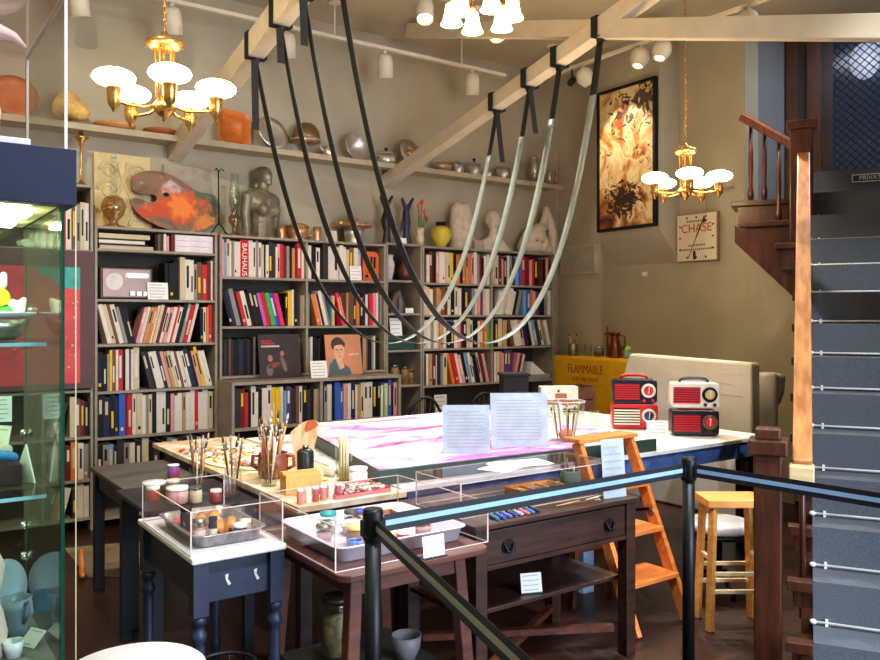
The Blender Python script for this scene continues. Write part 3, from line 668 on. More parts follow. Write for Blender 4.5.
row('lowest row seen ' + r2, 5.258, 5.72, .94, .33, 'm93 w83 i83 t83 q73 p94 p94 p83 q73/ m63/ w63/')
BOOKS.sort(key=lambda b: -b[0])
rest = MB(); restm = [BM[k] for k in BM] + [PAGE]; idx = {k: i for i, k in enumerate(BM)}
def place(b):
    _, where, n, (c, hf, tw, ln, a), x, t, yy, dd, z = b
    return (x, yy, z), (0, (-a if ln == '\\' else a), 0)
for q, b in enumerate(BOOKS):
    _, where, n, (c, h, tw, ln, a), x, t, yy, dd, z = b
    if ln == '/': x2 = x + t / math.cos(a)
    M = Matrix.Translation((x, yy, z)) @ Matrix.Rotation(-a, 4, 'Y') if ln == '\\' else (Matrix.Translation((x + t / math.cos(a), yy, z)) @ Matrix.Rotation(a, 4, 'Y') @ Matrix.Translation((-t, 0, 0)) if ln == '/' else Matrix.Translation((x, yy, z)))
    if q >= 300:
        k0 = len(rest.m); book_mb(t, dd, h, c, None, M).v and None
        tmp = book_mb(t, dd, h, c, None, M); base = len(rest.v); rest.v += tmp.v
        for f, mi in zip(tmp.f, tmp.m): rest.f.append([i + base for i in f]); rest.m.append(idx[c] if mi == 0 else len(restm) - 1); rest.s.append(False)
        continue
    bauhaus = (c == 'r' and tw == 8)
    band = None if bauhaus else random.choice([None, None, (.55, .88), (.3, .85), (.12, .2), (.2, .6)])
    bc = random.choice('kkdw' if c in 'wigtqy' else 'wiy')
    mb = book_mb(t, dd, h, c, band)
    size = 'tall' if h > .3 else ('short' if h < .25 else 'medium'); lean = {'\\': ' leaning', '/': ' leaning', '': ''}[ln]
    lab = '%s%s book, %s from vitrine end, %s' % (BN[c], lean, nth(n + 1), where)
    if bauhaus: lab = 'thick red book with BAUHAUS lettered down its spine'
    o = tag(mb.build('book', [BM[c], PAGE, BM[bc]]), lab, 'book', 'books on the tall bookcases')
    o.matrix_world = M
    if bauhaus: text('spine_lettering', 'BAUHAUS', .062, mat('spine_white', (240, 232, 224), .6), o, (t * .5, -.001, h * .47), (R(90), R(90), 0))
if rest.v: tag(rest.build('books', restm), 'remaining small far books filling the lowest bookcase rows', 'books', None, 'stuff')
# =====================================================================  tables
def sqleg(mb, x, y, z0, z1, s=.05): return mb.bx(x - s / 2, x + s / 2, y - s / 2, y + s / 2, z0, z1)
def turned(x, y, zt, s=.055):
    r = s / 2
    return MB().bx(x - r, x + r, y - r, y + r, zt - .19, zt).lathe([(r * .6, 0), (r * .75, .05), (r * .62, .12), (r * .95, .16), (r * .95, .17), (r * .7, .19), (r * .82, zt - .31), (r * .7, zt - .29), (r * 1.02, zt - .275), (r * 1.02, zt - .255), (r * .75, zt - .245), (r * .75, zt - .225), (r * 1.02, zt - .215), (r * 1.02, zt - .2), (r * .8, zt - .191)], 16, (x, y, 0))
# blue painted table with an enamel top
t = thing('side_table', 'dark blue turned-leg table with a white enamel top under the smaller acrylic cover', 'table', (.93, 2.83, 0))
MB().bx(0, .36, 0, .71, .727, .75).build('tabletop', WHITE, t, bev=.006)
MB().bx(.03, .33, .03, .68, .575, .726).build('apron', BLUEP, t, bev=.003)
for x in (.035, .325):
    for y in (.035, .675): turned(x, y, .726).build('leg', BLUEP, t)
PSP = mat('paint_splash', (206, 206, 206), .6)
for x in (.13, .24): MB().prism([(x, .665), (x + .012, .668), (x + .01, .65), (x + .022, .63), (x + .012, .625), (x + .002, .648)], .027, .0295, 'y').build('paint_drip', PSP, t)
# red-brown table with splayed legs
t = thing('side_table', 'red-brown wooden table with rounded top under the larger acrylic cover', 'table', (1.31, 2.43, 0))
def rrect(x0, x1, y0, y1, r, n=5):
    p = []
    for cx, cy_, a in ((x1 - r, y1 - r, 0), (x0 + r, y1 - r, 90), (x0 + r, y0 + r, 180), (x1 - r, y0 + r, 270)):
        p += [(cx + r * math.cos(R(a + 90 * k / n)), cy_ + r * math.sin(R(a + 90 * k / n))) for k in range(n + 1)]
    return p
MB().prism(rrect(0, .65, 0, .77, .05), .695, .72, 'z').build('tabletop', REDW, t, bev=.004)
MB().bx(.08, .57, .08, .69, .62, .694).build('apron', REDW, t)
for x, dx in ((.10, -.05), (.55, .05)):
    for y, dy in ((.10, -.03), (.67, .03)): MB().bar((x, y, .694), (x + dx, y + dy, 0), .05, .05, 0, (0, 1, 0)).build('leg', REDW, t, bev=.004)
MB().prism(rrect(.07, .58, .09, .68, .03), .20, .218, 'z').build('lower_shelf', DKGREY, t)
# desk with one wide drawer
t = thing('writing_desk', 'dark brown wooden desk with one wide drawer and open shelf beneath', 'desk', (2.01, 2.6, 0))
MB().bx(-.0, .99, 0, .60, .728, .75).build('desktop', DESKW, t, bev=.004)
MB().bx(.045, .945, .56, .585, .56, .727).bx(.03, .05, .055, .56, .56, .727).bx(.94, .96, .055, .56, .56, .727).build('apron', DESKW, t)
for x in (.045, .945):
    for y in (.045, .555): sqleg(MB(), x, y, 0, .727, .06).build('leg', DESKW, t, bev=.003)
dw = MB().bx(.078, .912, .025, .05, .575, .715).build('drawer', DESKW, t, bev=.003)
for x in (.19, .80):
    MB().cyl((x, .0235, .64), (x, .0165, .64), .032, n=18).tube([(x - .022, .012, .648), (x - .016, .004, .625), (x, .001, .618), (x + .016, .004, .625), (x + .022, .012, .648)], .005).cyl((x - .022, .02, .648), (x - .022, .008, .648), .007, n=8).cyl((x + .022, .02, .648), (x + .022, .008, .648), .007, n=8).build('drawer_pull', BLACK, dw)
MB().bx(.078, .912, .02, .055, .555, .5735).build('drawer_rail', DESKW, t)
MB().bx(.03, .96, .10, .56, .34, .36).build('lower_shelf', DESKW, t, bev=.003)
MB().bar((.09, .09, .09), (.90, .52, .09), .035, .03).build('cross_stretcher', REDW, t)
MB().bar((.09, .52, .121), (.90, .09, .121), .035, .03).build('cross_stretcher', REDW, t)
# tall dark side table by the bookcases
t = thing('side_table', 'square-legged table with a bare charcoal top beside the lit vitrine', 'table', (1.07, 4.285, 0))
MB().bx(0, .43, 0, .82, .695, .72).build('tabletop', DKGREY, t, bev=.004)
MB().bx(.03, .40, .03, .79, .60, .694).build('apron', NAVYP, t)
for x in (.04, .39):
    for y in (.04, .78): sqleg(MB(), x, y, 0, .694, .055).build('leg', NAVYP, t, bev=.003)
# small stand tucked between them
t = thing('side_table', 'low plain table of paint cans tucked behind the smaller acrylic cover', 'table', (1.0, 3.6, 0))
MB().bx(0, .5, 0, .62, .725, .745).build('tabletop', NAVYP, t, bev=.003)
for x in (.04, .46):
    for y in (.04, .58): sqleg(MB(), x, y, 0, .724, .045).build('leg', NAVYP, t)
# pale paint table
t = thing('paint_table', 'pale wooden table crowded with brush pots and palettes', 'table', (1.52, 3.22, 0))
MB().bx(0, .56, 0, 2.20, .752, .78).build('tabletop', mat('spattered_wood', (206, 176, 128), .5, col2=(232, 224, 206), scale=7, lo=.45, hi=.62), t, bev=.003)
MB().bx(.04, .52, .04, 2.16, .66, .751).build('apron', DARKW, t)
for x in (.05, .51):
    for y in (.05, 2.15): sqleg(MB(), x, y, 0, .751, .055).build('leg', DARKW, t)
# long blue-edged work table
t = thing('work_table', 'long work table with a paint-flecked white top and blue frame, carrying red radios', 'table', (2.1, 3.3, 0))
WT = mat('flecked_top', (226, 226, 222), .45, col2=(198, 196, 186), scale=9, lo=.5, hi=.75)
MB().bx(0, 3.04, 0, 1.98, .755, .78).build('tabletop', WT, t, bev=.003)
BL2 = mat('worn_blue', (58, 84, 138), .5, var=.3, scale=14)
MB().bx(.05, 3.01, .02, .045, .65, .754).bx(2.985, 3.01, .045, 1.93, .65, .754).bx(.05, 2.985, 1.93, 1.95, .65, .754).build('apron', BL2, t)
for x, y, m in ((.1, .09, DARKW), (1.32, .09, mat('pale_blue_leg', (150, 178, 214), .5, var=.1)), (2.90, .1, DARKW), (.1, 1.88, DARKW), (2.80, 1.88, DARKW)):
    sqleg(MB(), x, y, 0, .754, .085).build('leg', m, t, bev=.003)
# the big paint-stained drawing board
t = thing('drawing_board', 'big green-edged drawing board washed with pink and violet paint', 'board', (2.9, 4.3, .781))
q = [(2.03 - 2.9, 3.40 - 4.3), (3.97 - 2.9, 3.31 - 4.3), (4.10 - 2.9, 5.20 - 4.3), (2.43 - 2.9, 5.18 - 4.3)]
MB().prism(q, 0, .074, 'z').build('board', mat('green_edge', (42, 60, 52), .5, var=.1), t, bev=.002)
g_ = [(x * .985, y * .985) for x, y in q]
WASH = paint_mat('pink_wash', [(240, 234, 222), (242, 238, 230), (236, 206, 230), (210, 96, 196), (226, 150, 200), (240, 236, 230), (214, 190, 228)], 1.5, .5, (1, 2.4, 1), .7, 6, [.2, .44, .5, .56, .60, .66, .74])
MB().prism(g_, .0742, .078, 'z').build('painted_sheet', WASH, t)
ZB = .8605                     # top of the drawing board

# ---------- acrylic covers ----------
def cover(name, label, x0, x1, y0, y1, z, h, th=.006):
    t = thing(name, label, 'display cover', (x0, y0, z)); w, d = x1 - x0, y1 - y0
    z0 = .001
    MB().bx(0, w, 0, th, z0, h).build('front_pane', ACRYL, t); MB().bx(0, w, d - th, d, z0, h).build('rear_pane', ACRYL, t)
    MB().bx(0, th, th, d - th, z0, h).build('side_pane', ACRYL, t); MB().bx(w - th, w, th, d - th, z0, h).build('side_pane', ACRYL, t)
    e = MB(); r = .0022
    for x, y in ((0, 0), (w, 0), (0, d), (w, d)): e.bx(x - r, x + r, y - r, y + r, z0, h)
    for zz in (z0, h - r):
        for y in (0, d): e.bx(r, w - r, y - r, y + r, zz, zz + r)
        for x in (0, w): e.bx(x - r, x + r, r, d - r, zz, zz + r)
    e.build('polished_edge', mat('acrylic_edge_line', (226, 206, 200), .25, var=.03), t)
    return t
cover('acrylic_cover', 'smaller open acrylic cover round the metal tray of inks', .935, 1.285, 2.86, 3.48, .75, .16)
cover('acrylic_cover', 'larger open acrylic cover round the white enamel tray of jars', 1.315, 1.985, 2.49, 3.15, .72, .16)
ac_ = cover('acrylic_cover', 'lidded acrylic cover on the desk over pencils and paint boxes', 2.04, 2.97, 2.74, 3.08, .75, .15)
MB().bx(0, .93, 0, .34, .1505, .155).build('lid', ACRYL, ac_)

# =====================================================================  barrier posts
def post(loc, label):
    t = thing('barrier_post', label, 'barrier post', loc)
    MB().lathe([(.0001, 0), (.17, 0), (.17, .012), (.06, .035), (.03, .045), (.0001, .045)], 28).build('base', BLACK, t)
    MB().cyl((0, 0, .045), (0, 0, .93), .026, n=20).build('pole', BLACK, t)
    MB().lathe([(.0001, .90), (.031, .90), (.033, .905), (.033, .985), (.03, .998), (.022, 1.0), (.0001, .996)], 22).bx(-.012, .012, -.04, .04, .915, .965).bx(-.04, .04, -.012, .012, .915, .965).build('belt_head', BLACK, t)
    return t
def cam2room(X, Y): return (SY * Y + CY * X, CY * Y - SY * X)
pA = cam2room((373 - 440) / F * 2.56, 2.56); pB = cam2room((688.5 - 440) / F * 3.5, 3.5); pC = cam2room(.30, 1.12); pD = cam2room(2.0, 2.41)
P1 = post((*pA, 0), 'black belt barrier post standing in front of the larger acrylic cover')
P2 = post((*pB, 0), 'black belt barrier post standing between the orange stepladder and the stool')
BELT = mat('belt_navy', (8, 10, 22), .55, var=.1); BSTR = mat('belt_stripe', (140, 176, 222), .55, var=.05); BSTG = mat('belt_stripe_grey', (150, 140, 130), .5, var=.05)
def belt(par, a, b, za, zb_, stripe, name='belt'):
    o = Vector(par.location); d = (Vector((*b, 0)) - Vector((*a, 0))).normalized()
    A = Vector((*a, za)) + d * .042 - o; B = Vector((*b, zb_)) - d * .042 - o
    bo = MB().bar(A, B, .0016, .056).build(name, BELT, par)
    MB().bar(A, B, .0030, .017).build('stripe', stripe, bo)
belt(P1, pA, pB, .945, .945, BSTR)
belt(P1, pA, pC, .945, .945, BSTG)
belt(P2, pB, pD, .945, .945, BSTR)

# =====================================================================  step ladder, stools, chairs
t = thing('step_ladder', 'orange wooden folding stepladder beside the drawer desk', 'ladder', (3.33, 2.95, 0))
xw = .20
for s in (-1, 1):
    MB().bar((s * xw, -.21, 0), (s * xw, .20, .925), .03, .065, 0, (0, 1, 0)).build('front_stile', ORANGEW, t, bev=.003)
    MB().bar((s * (xw - .045), .29, 0), (s * (xw - .045), .235, .87), .028, .05, 0, (0, 1, 0)).build('rear_leg', REDW, t, bev=.003)
    MB().bar((s * (xw - .0225), .03, .55), (s * (xw - .0225), .245, .50), .006, .018).build('brace', BLACK, t)
    MB().cyl((s * xw - .022, .02, .535), (s * xw + .022, .02, .535), .022, n=12).build('hinge', DULLST, t)
MB().bx(-xw - .03, xw + .03, .15, .285, .926, .95).build('top_platform', ORANGEW, t, bev=.004)
for z, d in ((.70, .10), (.475, .15), (.25, .19)):
    yc = -.21 + .41 * z / .925
    MB().bx(-xw + .016, xw - .016, yc - .07, yc + d - .03, z - .024, z).build('step', ORANGEW, t, bev=.003)
MB().bx(-xw + .06, xw - .06, .262, .285, .30, .34).build('rear_rail', REDW, t)
t = thing('wooden_stool', 'honey-coloured wooden stool with pale rungs beside the barrier post', 'stool', (3.685, 2.585, 0), R(-35))
MB().bx(-.155, .155, -.11, .11, .63, .67).build('seat', HONEYW, t, bev=.004)
for s in (-1, 1):
    for u_ in (-1, 1): MB().bar((s * .12, u_ * .08, .629), (s * .145, u_ * .10, 0), .034, .034).build('leg', HONEYW, t, bev=.003)
for z in (.20, .29):
    for u_ in (-1, 1): MB().bar((-.13, u_ * .092, z), (.13, u_ * .092, z), .018, .018).build('rung', PALEW, t)
for u_ in (-1, 1): MB().bar((u_ * .13, -.08, .36), (u_ * .13, .08, .36), .018, .018).build('rung', PALEW, t)
# low round swivel seat behind it
t = thing('swivel_stool', 'low black stool with a pale round cushion under the long work table edge', 'stool', (4.13, 2.98, 0))
MB().lathe([(.0001, .34), (.17, .34), (.19, .355), (.19, .385), (.17, .40), (.0001, .405)], 30).build('cushion', mat('pale_vinyl', (206, 208, 212), .3, var=.05), t)
MB().lathe([(.0001, .31), (.18, .315), (.195, .335), (.18, .3395), (.0001, .3395)], 30).build('seat_pan', BLACK, t)
MB().cyl((0, 0, .06), (0, 0, .311), .02, n=12).build('column', BLACK, t)
for k in range(5):
    a = R(20 + 72 * k); MB().tube([(0, 0, .075), (.12 * math.cos(a), .12 * math.sin(a), .07), (.22 * math.cos(a), .22 * math.sin(a), .022)], [.016, .014, .01]).cyl((.22 * math.cos(a), .22 * math.sin(a), .0), (.22 * math.cos(a), .22 * math.sin(a), .03), .014, n=10).build('foot', BLACK, t)
# bent black tube arm behind the post
# bow-back chairs by the bookcases
def bowchair(loc, rz, label):
    t = thing('windsor_chair', label, 'chair', loc, rz, 'bow-back chairs between board and bookcases')
    MB().prism(rrect(-.21, .21, -.2, .2, .09), .43, .46, 'z').build('seat', BLKM, t, bev=.006)
    for sx in (-1, 1):
        for sy in (-1, 1): MB().cyl((sx * .14, sy * .14, .431), (sx * .19, sy * .19, 0), .019, .013, 10).build('leg', BLKM, t)
    bow = [(.19 * math.cos(a) * (1 - .0), .18 + .06 * math.sin(a), .46 + .50 * math.sin(a) ** .8 if math.sin(a) > 0 else .46) for a in [math.pi * k / 16 for k in range(17)]]
    MB().tube(bow, .012).build('back_bow', BLKM, t)
    for k in range(-3, 4):
        x = k * .045; a = math.acos(x / .19); zt = .46 + .5 * math.sin(a) ** .8
        MB().cyl((x * .8, .17, .459), (x, .18 + .06 * math.sin(a), zt - .004), .006, n=8).build('spindle', BLKM, t)
    return t
bowchair((3.72, 5.65, 0), R(170), 'black bow-back chair below the amber jars of the narrow shelves')
bowchair((4.29, 5.66, 0), R(178), 'black bow-back chair beside the dark projector below the far bookcase')
# white round pedestal close to the barrier
t = thing('round_pedestal', 'low round white pedestal table in front of the dark blue table', 'table', (.617, 2.392, 0))
MB().lathe([(.0001, .575), (.19, .575), (.20, .582), (.20, .594), (.192, .6), (.0001, .6)], 40).build('tabletop', WHITE, t)
MB().lathe([(.0001, 0), (.13, 0), (.13, .012), (.05, .04), (.03, .1), (.03, .5), (.06, .574), (.0001, .574)], 28).build('pedestal', WHITE, t)
hp = onz(218, 668, .5)
t = thing('wire_stool', 'black round wire-backed stool tucked beside the white pedestal', 'stool', (.96, 2.60, 0))
MB().lathe([(.0001, .36), (.10, .36), (.11, .37), (.10, .38), (.0001, .38)], 28).build('seat', BLACK, t)
for k in range(4):
    a = R(45 + 90 * k); MB().cyl((.08 * math.cos(a), .08 * math.sin(a), .361), (.11 * math.cos(a), .11 * math.sin(a), 0), .009, n=8).build('leg', BLACK, t)
for r_, zz in ((.105, .45), (.09, .42)): MB().tube([(r_ * math.cos(a), r_ * math.sin(a), zz) for a in [2 * math.pi * k / 28 for k in range(28)]], .006, closed=True).build('hoop', BLACK, t)
for k in range(6):
    a = R(60 * k); MB().cyl((.097 * math.cos(a), .097 * math.sin(a), .375), (.104 * math.cos(a), .104 * math.sin(a), .45), .004, n=6).build('upright', BLACK, t)
# mat and a bent wooden piece on the floor
a = onz(64, 549, 0); b = onz(152, 541, 0); c = onz(150, 576, 0); d = onz(88, 578, 0)
solo('floor_mat', MB().prism([a[:2], d[:2], c[:2], b[:2]], .001, .008, 'z'), mat('beige_mat', (128, 116, 88), .9, var=.1), 'faded beige mat on the boards beneath the charcoal side table', 'mat')
t = thing('wooden_rocker', 'short curved orange wooden foot piece lying on the beige mat', 'wood', onz(82, 574, .009), R(80))
MB().tube([(-.12, 0, .02), (-.06, 0, .016), (.02, 0, .03), (.09, 0, .075), (.12, 0, .12)], [.014, .018, .018, .016, .014], 10).build('curved_bar', ORANGEW, t)
MB().cyl((.10, 0, .085), (.10, 0, 0), .01, n=8).build('peg', REDW, t)

# =====================================================================  lit vitrine
NVY = mat('navy_velvet', (15, 22, 50), .8, var=.15)
vt = thing('display_vitrine', 'tall glass vitrine with a navy cap and lit green-edged shelves', 'display case', (-.5, 1.9, 0))
W_, D_ = .842, .5
MB().bx(0, W_, 0, D_, 0, .83).build('base_cabinet', DARKW, vt, bev=.004)
MB().bx(.005, W_ - .005, .005, D_ - .005, .83, .85).build('deck', mat('vitrine_deck', (120, 118, 116), .6), vt)
MB().bx(-.04, W_ + .022, -.035, D_ + .03, 1.84, 1.96).build('cap', NVY, vt, bev=.002)
for nm, b in (('front_pane', (0, W_, 0, .006)), ('rear_pane', (0, W_, D_ - .006, D_)), ('side_pane', (W_ - .006, W_, .006, D_ - .006)), ('side_pane', (0, .006, .006, D_ - .006))):
    MB().bx(*b, .851, 1.839).build(nm, {'front_pane': GLASS, 'rear_pane': GLASSG}.get(nm, clear('cloudy_green_glass', (226, 240, 232), .16, .5)), vt)
MB().bx(W_ - .003, W_ + .004, -.004, .011, .851, 1.839).bx(W_ - .002, W_ + .002, D_ - .008, D_ + .002, .851, 1.839).build('green_edge', GLASSE, vt)
MB().bx(W_ + .0195, W_ + .0215, -.0345, -.032, .4, 1.839).build('trim_rod', mat('pale_trim', (206, 196, 150), .3), vt)
for z in (1.21, 1.546):
    s_ = MB().bx(.008, W_ - .02, .07, D_ - .012, z - .008, z).build('glass_shelf', GLASSG, vt)
    MB().bx(.008, W_ - .02, .0675, .0698, z - .008, z).build('shelf_edge', mat('blue_glass_edge', (150, 206, 214), .15), s_)
for z in (.98, 1.06, 1.20, 1.30, 1.53, 1.62): MB().cyl((W_ - .0195, D_ - .05, z), (W_ - .0065, D_ - .05, z), .011, n=14).build('shelf_stud', CHROME, vt)
MB().bx(.01, W_ - .01, .01, D_ - .01, 1.8392, 1.8399).build('ceiling_panel', mat('vitrine_ceiling', (236, 230, 170), .7), vt)
MB().bx(.05, W_ - .05, .06, .14, 1.826, 1.839).bx(.05, W_ - .05, .30, .38, 1.826, 1.839).build('light_strip', emis('vitrine_light', (240, 252, 196), 14), vt)
# on top of it
MB_ = MB().bx(-.36, .31, .01, .40, 0, .03)
solo('white_plinth', MB().bx(-.46, .285, 1.93, 2.36, 1.961, 1.985), WHITE, 'thin white plinth slab on the navy cap of the vitrine', 'plinth', bev=.002)
ac = thing('acrylic_cover', 'tall clear acrylic box over the sculpture on top of the vitrine', 'display cover', (-.5, 1.885, 1.961))
w, d, h = .846, .515, .33; th = .006
MB().bx(0, w, 0, th, 0, h).build('front_pane', ACRYL, ac); MB().bx(0, w, d - th, d, 0, h).build('rear_pane', ACRYL, ac); MB().bx(w - th, w, th, d - th, 0, h).build('side_pane', clear('frosted_acrylic', (244, 246, 240), .05, .4), ac); MB().bx(0, w, 0, d, h, h + th).build('lid', ACRYL, ac)
e = MB(); r = .003
for x, y in ((w, 0), (w, d)): e.bx(x - r, x + r, y - r, y + r, 0, h)
e.bx(w - r, w + r, r, d - r, h - r, h + r).bx(0, w - r, -r, r, h - r, h + r)
e.build('polished_edge', mat('acrylic_edge_line', (226, 206, 200), .25, var=.03), ac)
wf_ = thing('white_figurine', 'white ceramic figurine with a curved horn on top of the vitrine', 'figurine', (.212, 2.12, 1.986))
blob('figure', [[(0, 0, .03, .036), (.012, 0, .09, .028), (-.01, 0, .15, .036), (.005, 0, .2, .028), (-.01, 0, .262, .022)]], mat('white_ceramic', (226, 216, 196), .35, var=.05), wf_, vox=.005)
MB().tube([(-.05, .0, .255), (-.01, .0, .274), (.03, 0, .278), (.065, 0, .27), (.09, 0, .25)], [.018, .021, .019, .012, .004], 12).build('horn', mat('pink_ceramic', (214, 178, 170), .35, var=.1), wf_)
# inside: top shelf
V0 = 2.17
SILV = mat('silver_lustre', (170, 168, 150), .25, .8, var=.15)
solo('silver_bowl', MB().lathe([(.0001, .001), (.05, .001), (.07, .02), (.085, .05), (.078, .05), (.05, .012), (.0001, .01)], 28), SILV, 'dull silver footed bowl on the upper glass shelf of the vitrine', 'bowl', (.235, V0, 1.547))
solo('white_plate', MB().lathe([(.0001, 0), (.06, 0), (.098, .012), (.097, .016), (.06, .005), (.0001, .005)], 32), WHITE, 'white plate balanced on the silver bowl in the vitrine', 'plate', (.235, V0, 1.5985))
f = thing('ceramic_figure', 'small yellow and green ceramic figure standing on the plate', 'figurine', (.25, V0, 1.604))
blob('green_base', [[(-.03, 0, .012, .012), (.02, 0, .014, .013)]], mat('green_glaze', (70, 176, 90), .3), f, vox=.004)
blob('yellow_body', [[(-.02, 0, .034, .02), (.006, 0, .045, .022), (-.02, 0, .056, .018)]], mat('yellow_glaze', (240, 226, 40), .3), f, vox=.004)
blob('white_head', [[(.008, 0, .075, .013), (.012, 0, .098, .009)], [(.03, 0, .03, .012), (.045, 0, .016, .014), (.055, 0, .04, .008)]], WHITE, f, vox=.004)
# middle shelf
solo('dark_box', MB().bx(-.17, .018, -.07, .07, 0, .048), DARKW, 'dark wooden box on the lower glass shelf of the vitrine', 'box', (.275, V0, 1.2115), bev=.003)
blob_o = blob('blue_cloth', [[(-.06, 0, .012, .011), (-.02, .01, .016, .014), (.01, -.01, .013, .012)], [(-.05, .02, .014, .012), (0, .02, .016, .01)]], mat('blue_cloth', (40, 120, 200), .7), None, (.268, V0 - .03, 1.2605), vox=.004)
tag(blob_o, 'crumpled bright blue cloth lying on the dark box in the vitrine', 'cloth')
blob_o = blob('ceramic_shard', [[(-.06, 0, .02, .018), (-.01, 0, .024, .022), (.02, 0, .02, .014)]], mat('white_ceramic', (226, 216, 196), .35), None, (.255, V0 + .04, 1.2605), vox=.005)
tag(blob_o, 'rounded cream ceramic piece behind the blue cloth in the vitrine', 'ceramic')
def card(name, label, cat, loc, w, h, rz=R(-35.2), tilt=12, lines=5, m=None, holder=False, group=None, thick=.0016, foot=False):
    t = thing(name, label, cat, loc, rz, group); Q = Matrix.Rotation(R(-tilt), 4, 'X')
    z0 = .004 if holder else .0005
    MB().bx(-w / 2, w / 2, 0, thick, z0, h + z0, 0, Q).build('sheet', m or WHITEP, t)
    ln = MB(); n = lines
    for k in range(n):
        z = h * (.86 - .72 * k / max(1, n - 1)) + z0; a = w * .40; b = a * random.uniform(.5, 1) if k in (0, n - 1) else a * random.uniform(.85, 1)
        th_ = h * min(.022, .13 / n); ln.bx(-a, b, -.0006, -.0002, z - th_, z + th_, 0, Q)
    ln.build('printed_text', INK, t)
    if holder: MB().bx(-w / 2 - .004, w / 2 + .004, -.012, .03, 0, .0035).build('holder_foot', BLACK, t)
    if foot: MB().bx(-w * .3, w * .3, .0022, .0036, z0, h * .8, 0, Matrix.Rotation(R(14), 4, 'X')).build('prop', WHITEP, t)
    return t
card('paper_card', 'blank-backed white card leaning above the dark box in the vitrine', 'card', (.255, V0 + .085, 1.2605), .06, .075, R(-50), 14, 2)
card('caption_card', 'white caption card with dark text seen low through the vitrine front', 'card', (.265, 2.33, 1.335), .07, .065, R(-10), 0, 5)
tp = MB().prism([(-.035, 0), (.04, 0), (.01, .09)], -.002, .002, 'y')
solo('paper_tent', tp, WHITEP, 'greenish white triangular paper tent at the edge of the lower glass shelf', 'card', (.30, V0 - .03, 1.2115), R(-60))
# bottom deck
solo('stone_bust', MB().lathe([(.0001, 0), (.035, 0), (.04, .05), (.03, .1), (.02, .13), (.032, .17), (.035, .2), (.02, .235), (.0001, .24)], 20), PLASTER, 'pale stone column figure on the floor of the vitrine', 'figurine', (.215, V0 - .13, .851))
jg = thing('blue_jug', 'pale blue pottery jug on the floor of the vitrine', 'jug', (.285, V0 - .02, .851), R(120))
JB = mat('pale_blue_glaze', (140, 156, 178), .3, var=.15)
MB().lathe([(.0001, .0), (.022, 0), (.026, .02), (.03, .06), (.036, .085), (.032, .085), (.024, .05), (.0001, .006)], 24).build('body', JB, jg)
MB().tube([(-.03, 0, .075), (-.05, 0, .085), (-.055, 0, .06), (-.028, 0, .03)], .005).build('handle', JB, jg)
solo('blue_box', MB().bx(-.02, .02, -.015, .015, 0, .05), mat('cyan_card', (70, 150, 186), .5), 'small cyan box near the rear of the vitrine floor', 'box', (.305, V0 + .12, .851))
pl = thing('standing_plate', 'pale blue plate standing on edge against the vitrine side pane', 'plate', (.275, 2.29, .856), R(40))
MB().lathe([(.0001, 0), (.045, 0), (.068, .008), (.068, .012), (.045, .004), (.0001, .004)], 32, M=Matrix.Translation((0, 0, .069)) @ Matrix.Rotation(R(80), 4, 'X')).build('dish', mat('pale_blue_glaze2', (176, 192, 202), .3), pl)
gb = thing('glass_mug', 'clear glass mug with loop handle on the vitrine floor', 'mug', (.262, V0 + .02, .851))
MB().lathe([(.0001, 0), (.022, 0), (.024, .06), (.021, .06), (.019, .005), (.0001, .004)], 20).build('body', GLASS, gb)
MB().tube([(-.024, 0, .05), (-.04, 0, .045), (-.04, 0, .02), (-.024, 0, .012)], .004).build('handle', GLASS, gb)
solo('white_cup', MB().lathe([(.0001, 0), (.015, 0), (.022, .035), (.02, .035), (.0001, .006)], 20), WHITE, 'tiny white cup close to the vitrine front pane', 'cup', (.262, V0 - .16, .851))
card('paper_card', 'white card lying tilted on the vitrine floor', 'card', (.292, V0 - .12, .8515), .05, .045, R(-60), 50, 2)
# =====================================================================  things on the high shelf
VS, ZS = 6.71, 3.0706
def sx(px, V=VS): return onv(px, 150, V)[0]
def leaning_disc(name, label, cat, px, V, z, r, prof, m, tilt=14, rz=0, extra=None, sq=False):
    """a round dish standing on its rim, tipped back"""
    t = thing(name, label, cat, (onv(px, 150, V)[0], V, z), R(rz))
    Q = Matrix.Translation((0, 0, r * math.cos(R(tilt)) + .012)) @ Matrix.Rotation(R(90 - tilt), 4, 'X')
    MB().lathe(prof, 40, M=Q, cap=False).build('dish', m, t)
    if extra: extra(t, Q)
    return t
def dish(r, d=.02, th=.004): return [(.0001, 0), (r * .62, 0), (r * .72, d * .5), (r, d), (r, d + th), (r * .7, d * .5 + th), (r * .6, th), (.0001, th)]
leaning_disc('clay_platter', 'round terracotta platter propped behind the acrylic box on the high shelf', 'platter', 14, 6.74, ZS, .165, dish(.165, .015), TERRA)
ht = thing('straw_hat', 'pale straw hat lying tipped on the high shelf beside the vitrine top', 'hat', (sx(76), 6.675, ZS), R(0))
STRAW = mat('straw', (224, 180, 104), .8, var=.15, scale=40, bump=.3)
Q = Matrix.Translation((-.02, 0, .125)) @ Matrix.Rotation(R(-48), 4, 'Z') @ Matrix.Rotation(R(-66), 4, 'Y')
MB().lathe([(.0001, -.125), (.05, -.12), (.09, -.09), (.11, -.045), (.116, .0), (.12, .03), (.15, .055), (.185, .068), (.185, .072), (.148, .06), (.112, .035), (.105, .0), (.0001, -.115)], 36, M=Q, sx=.66, sy=.8, cap=False).build('crown_and_brim', STRAW, ht)
solo('clay_dish', MB().lathe([(.0001, 0), (.10, 0), (.15, .03), (.16, .05), (.15, .05), (.1, .01), (.0001, .01)], 28), mat('pale_clay', (206, 146, 84), .6), 'wide low tan clay dish behind the chandelier shades on the high shelf', 'dish', (sx(114), VS - .02, ZS))
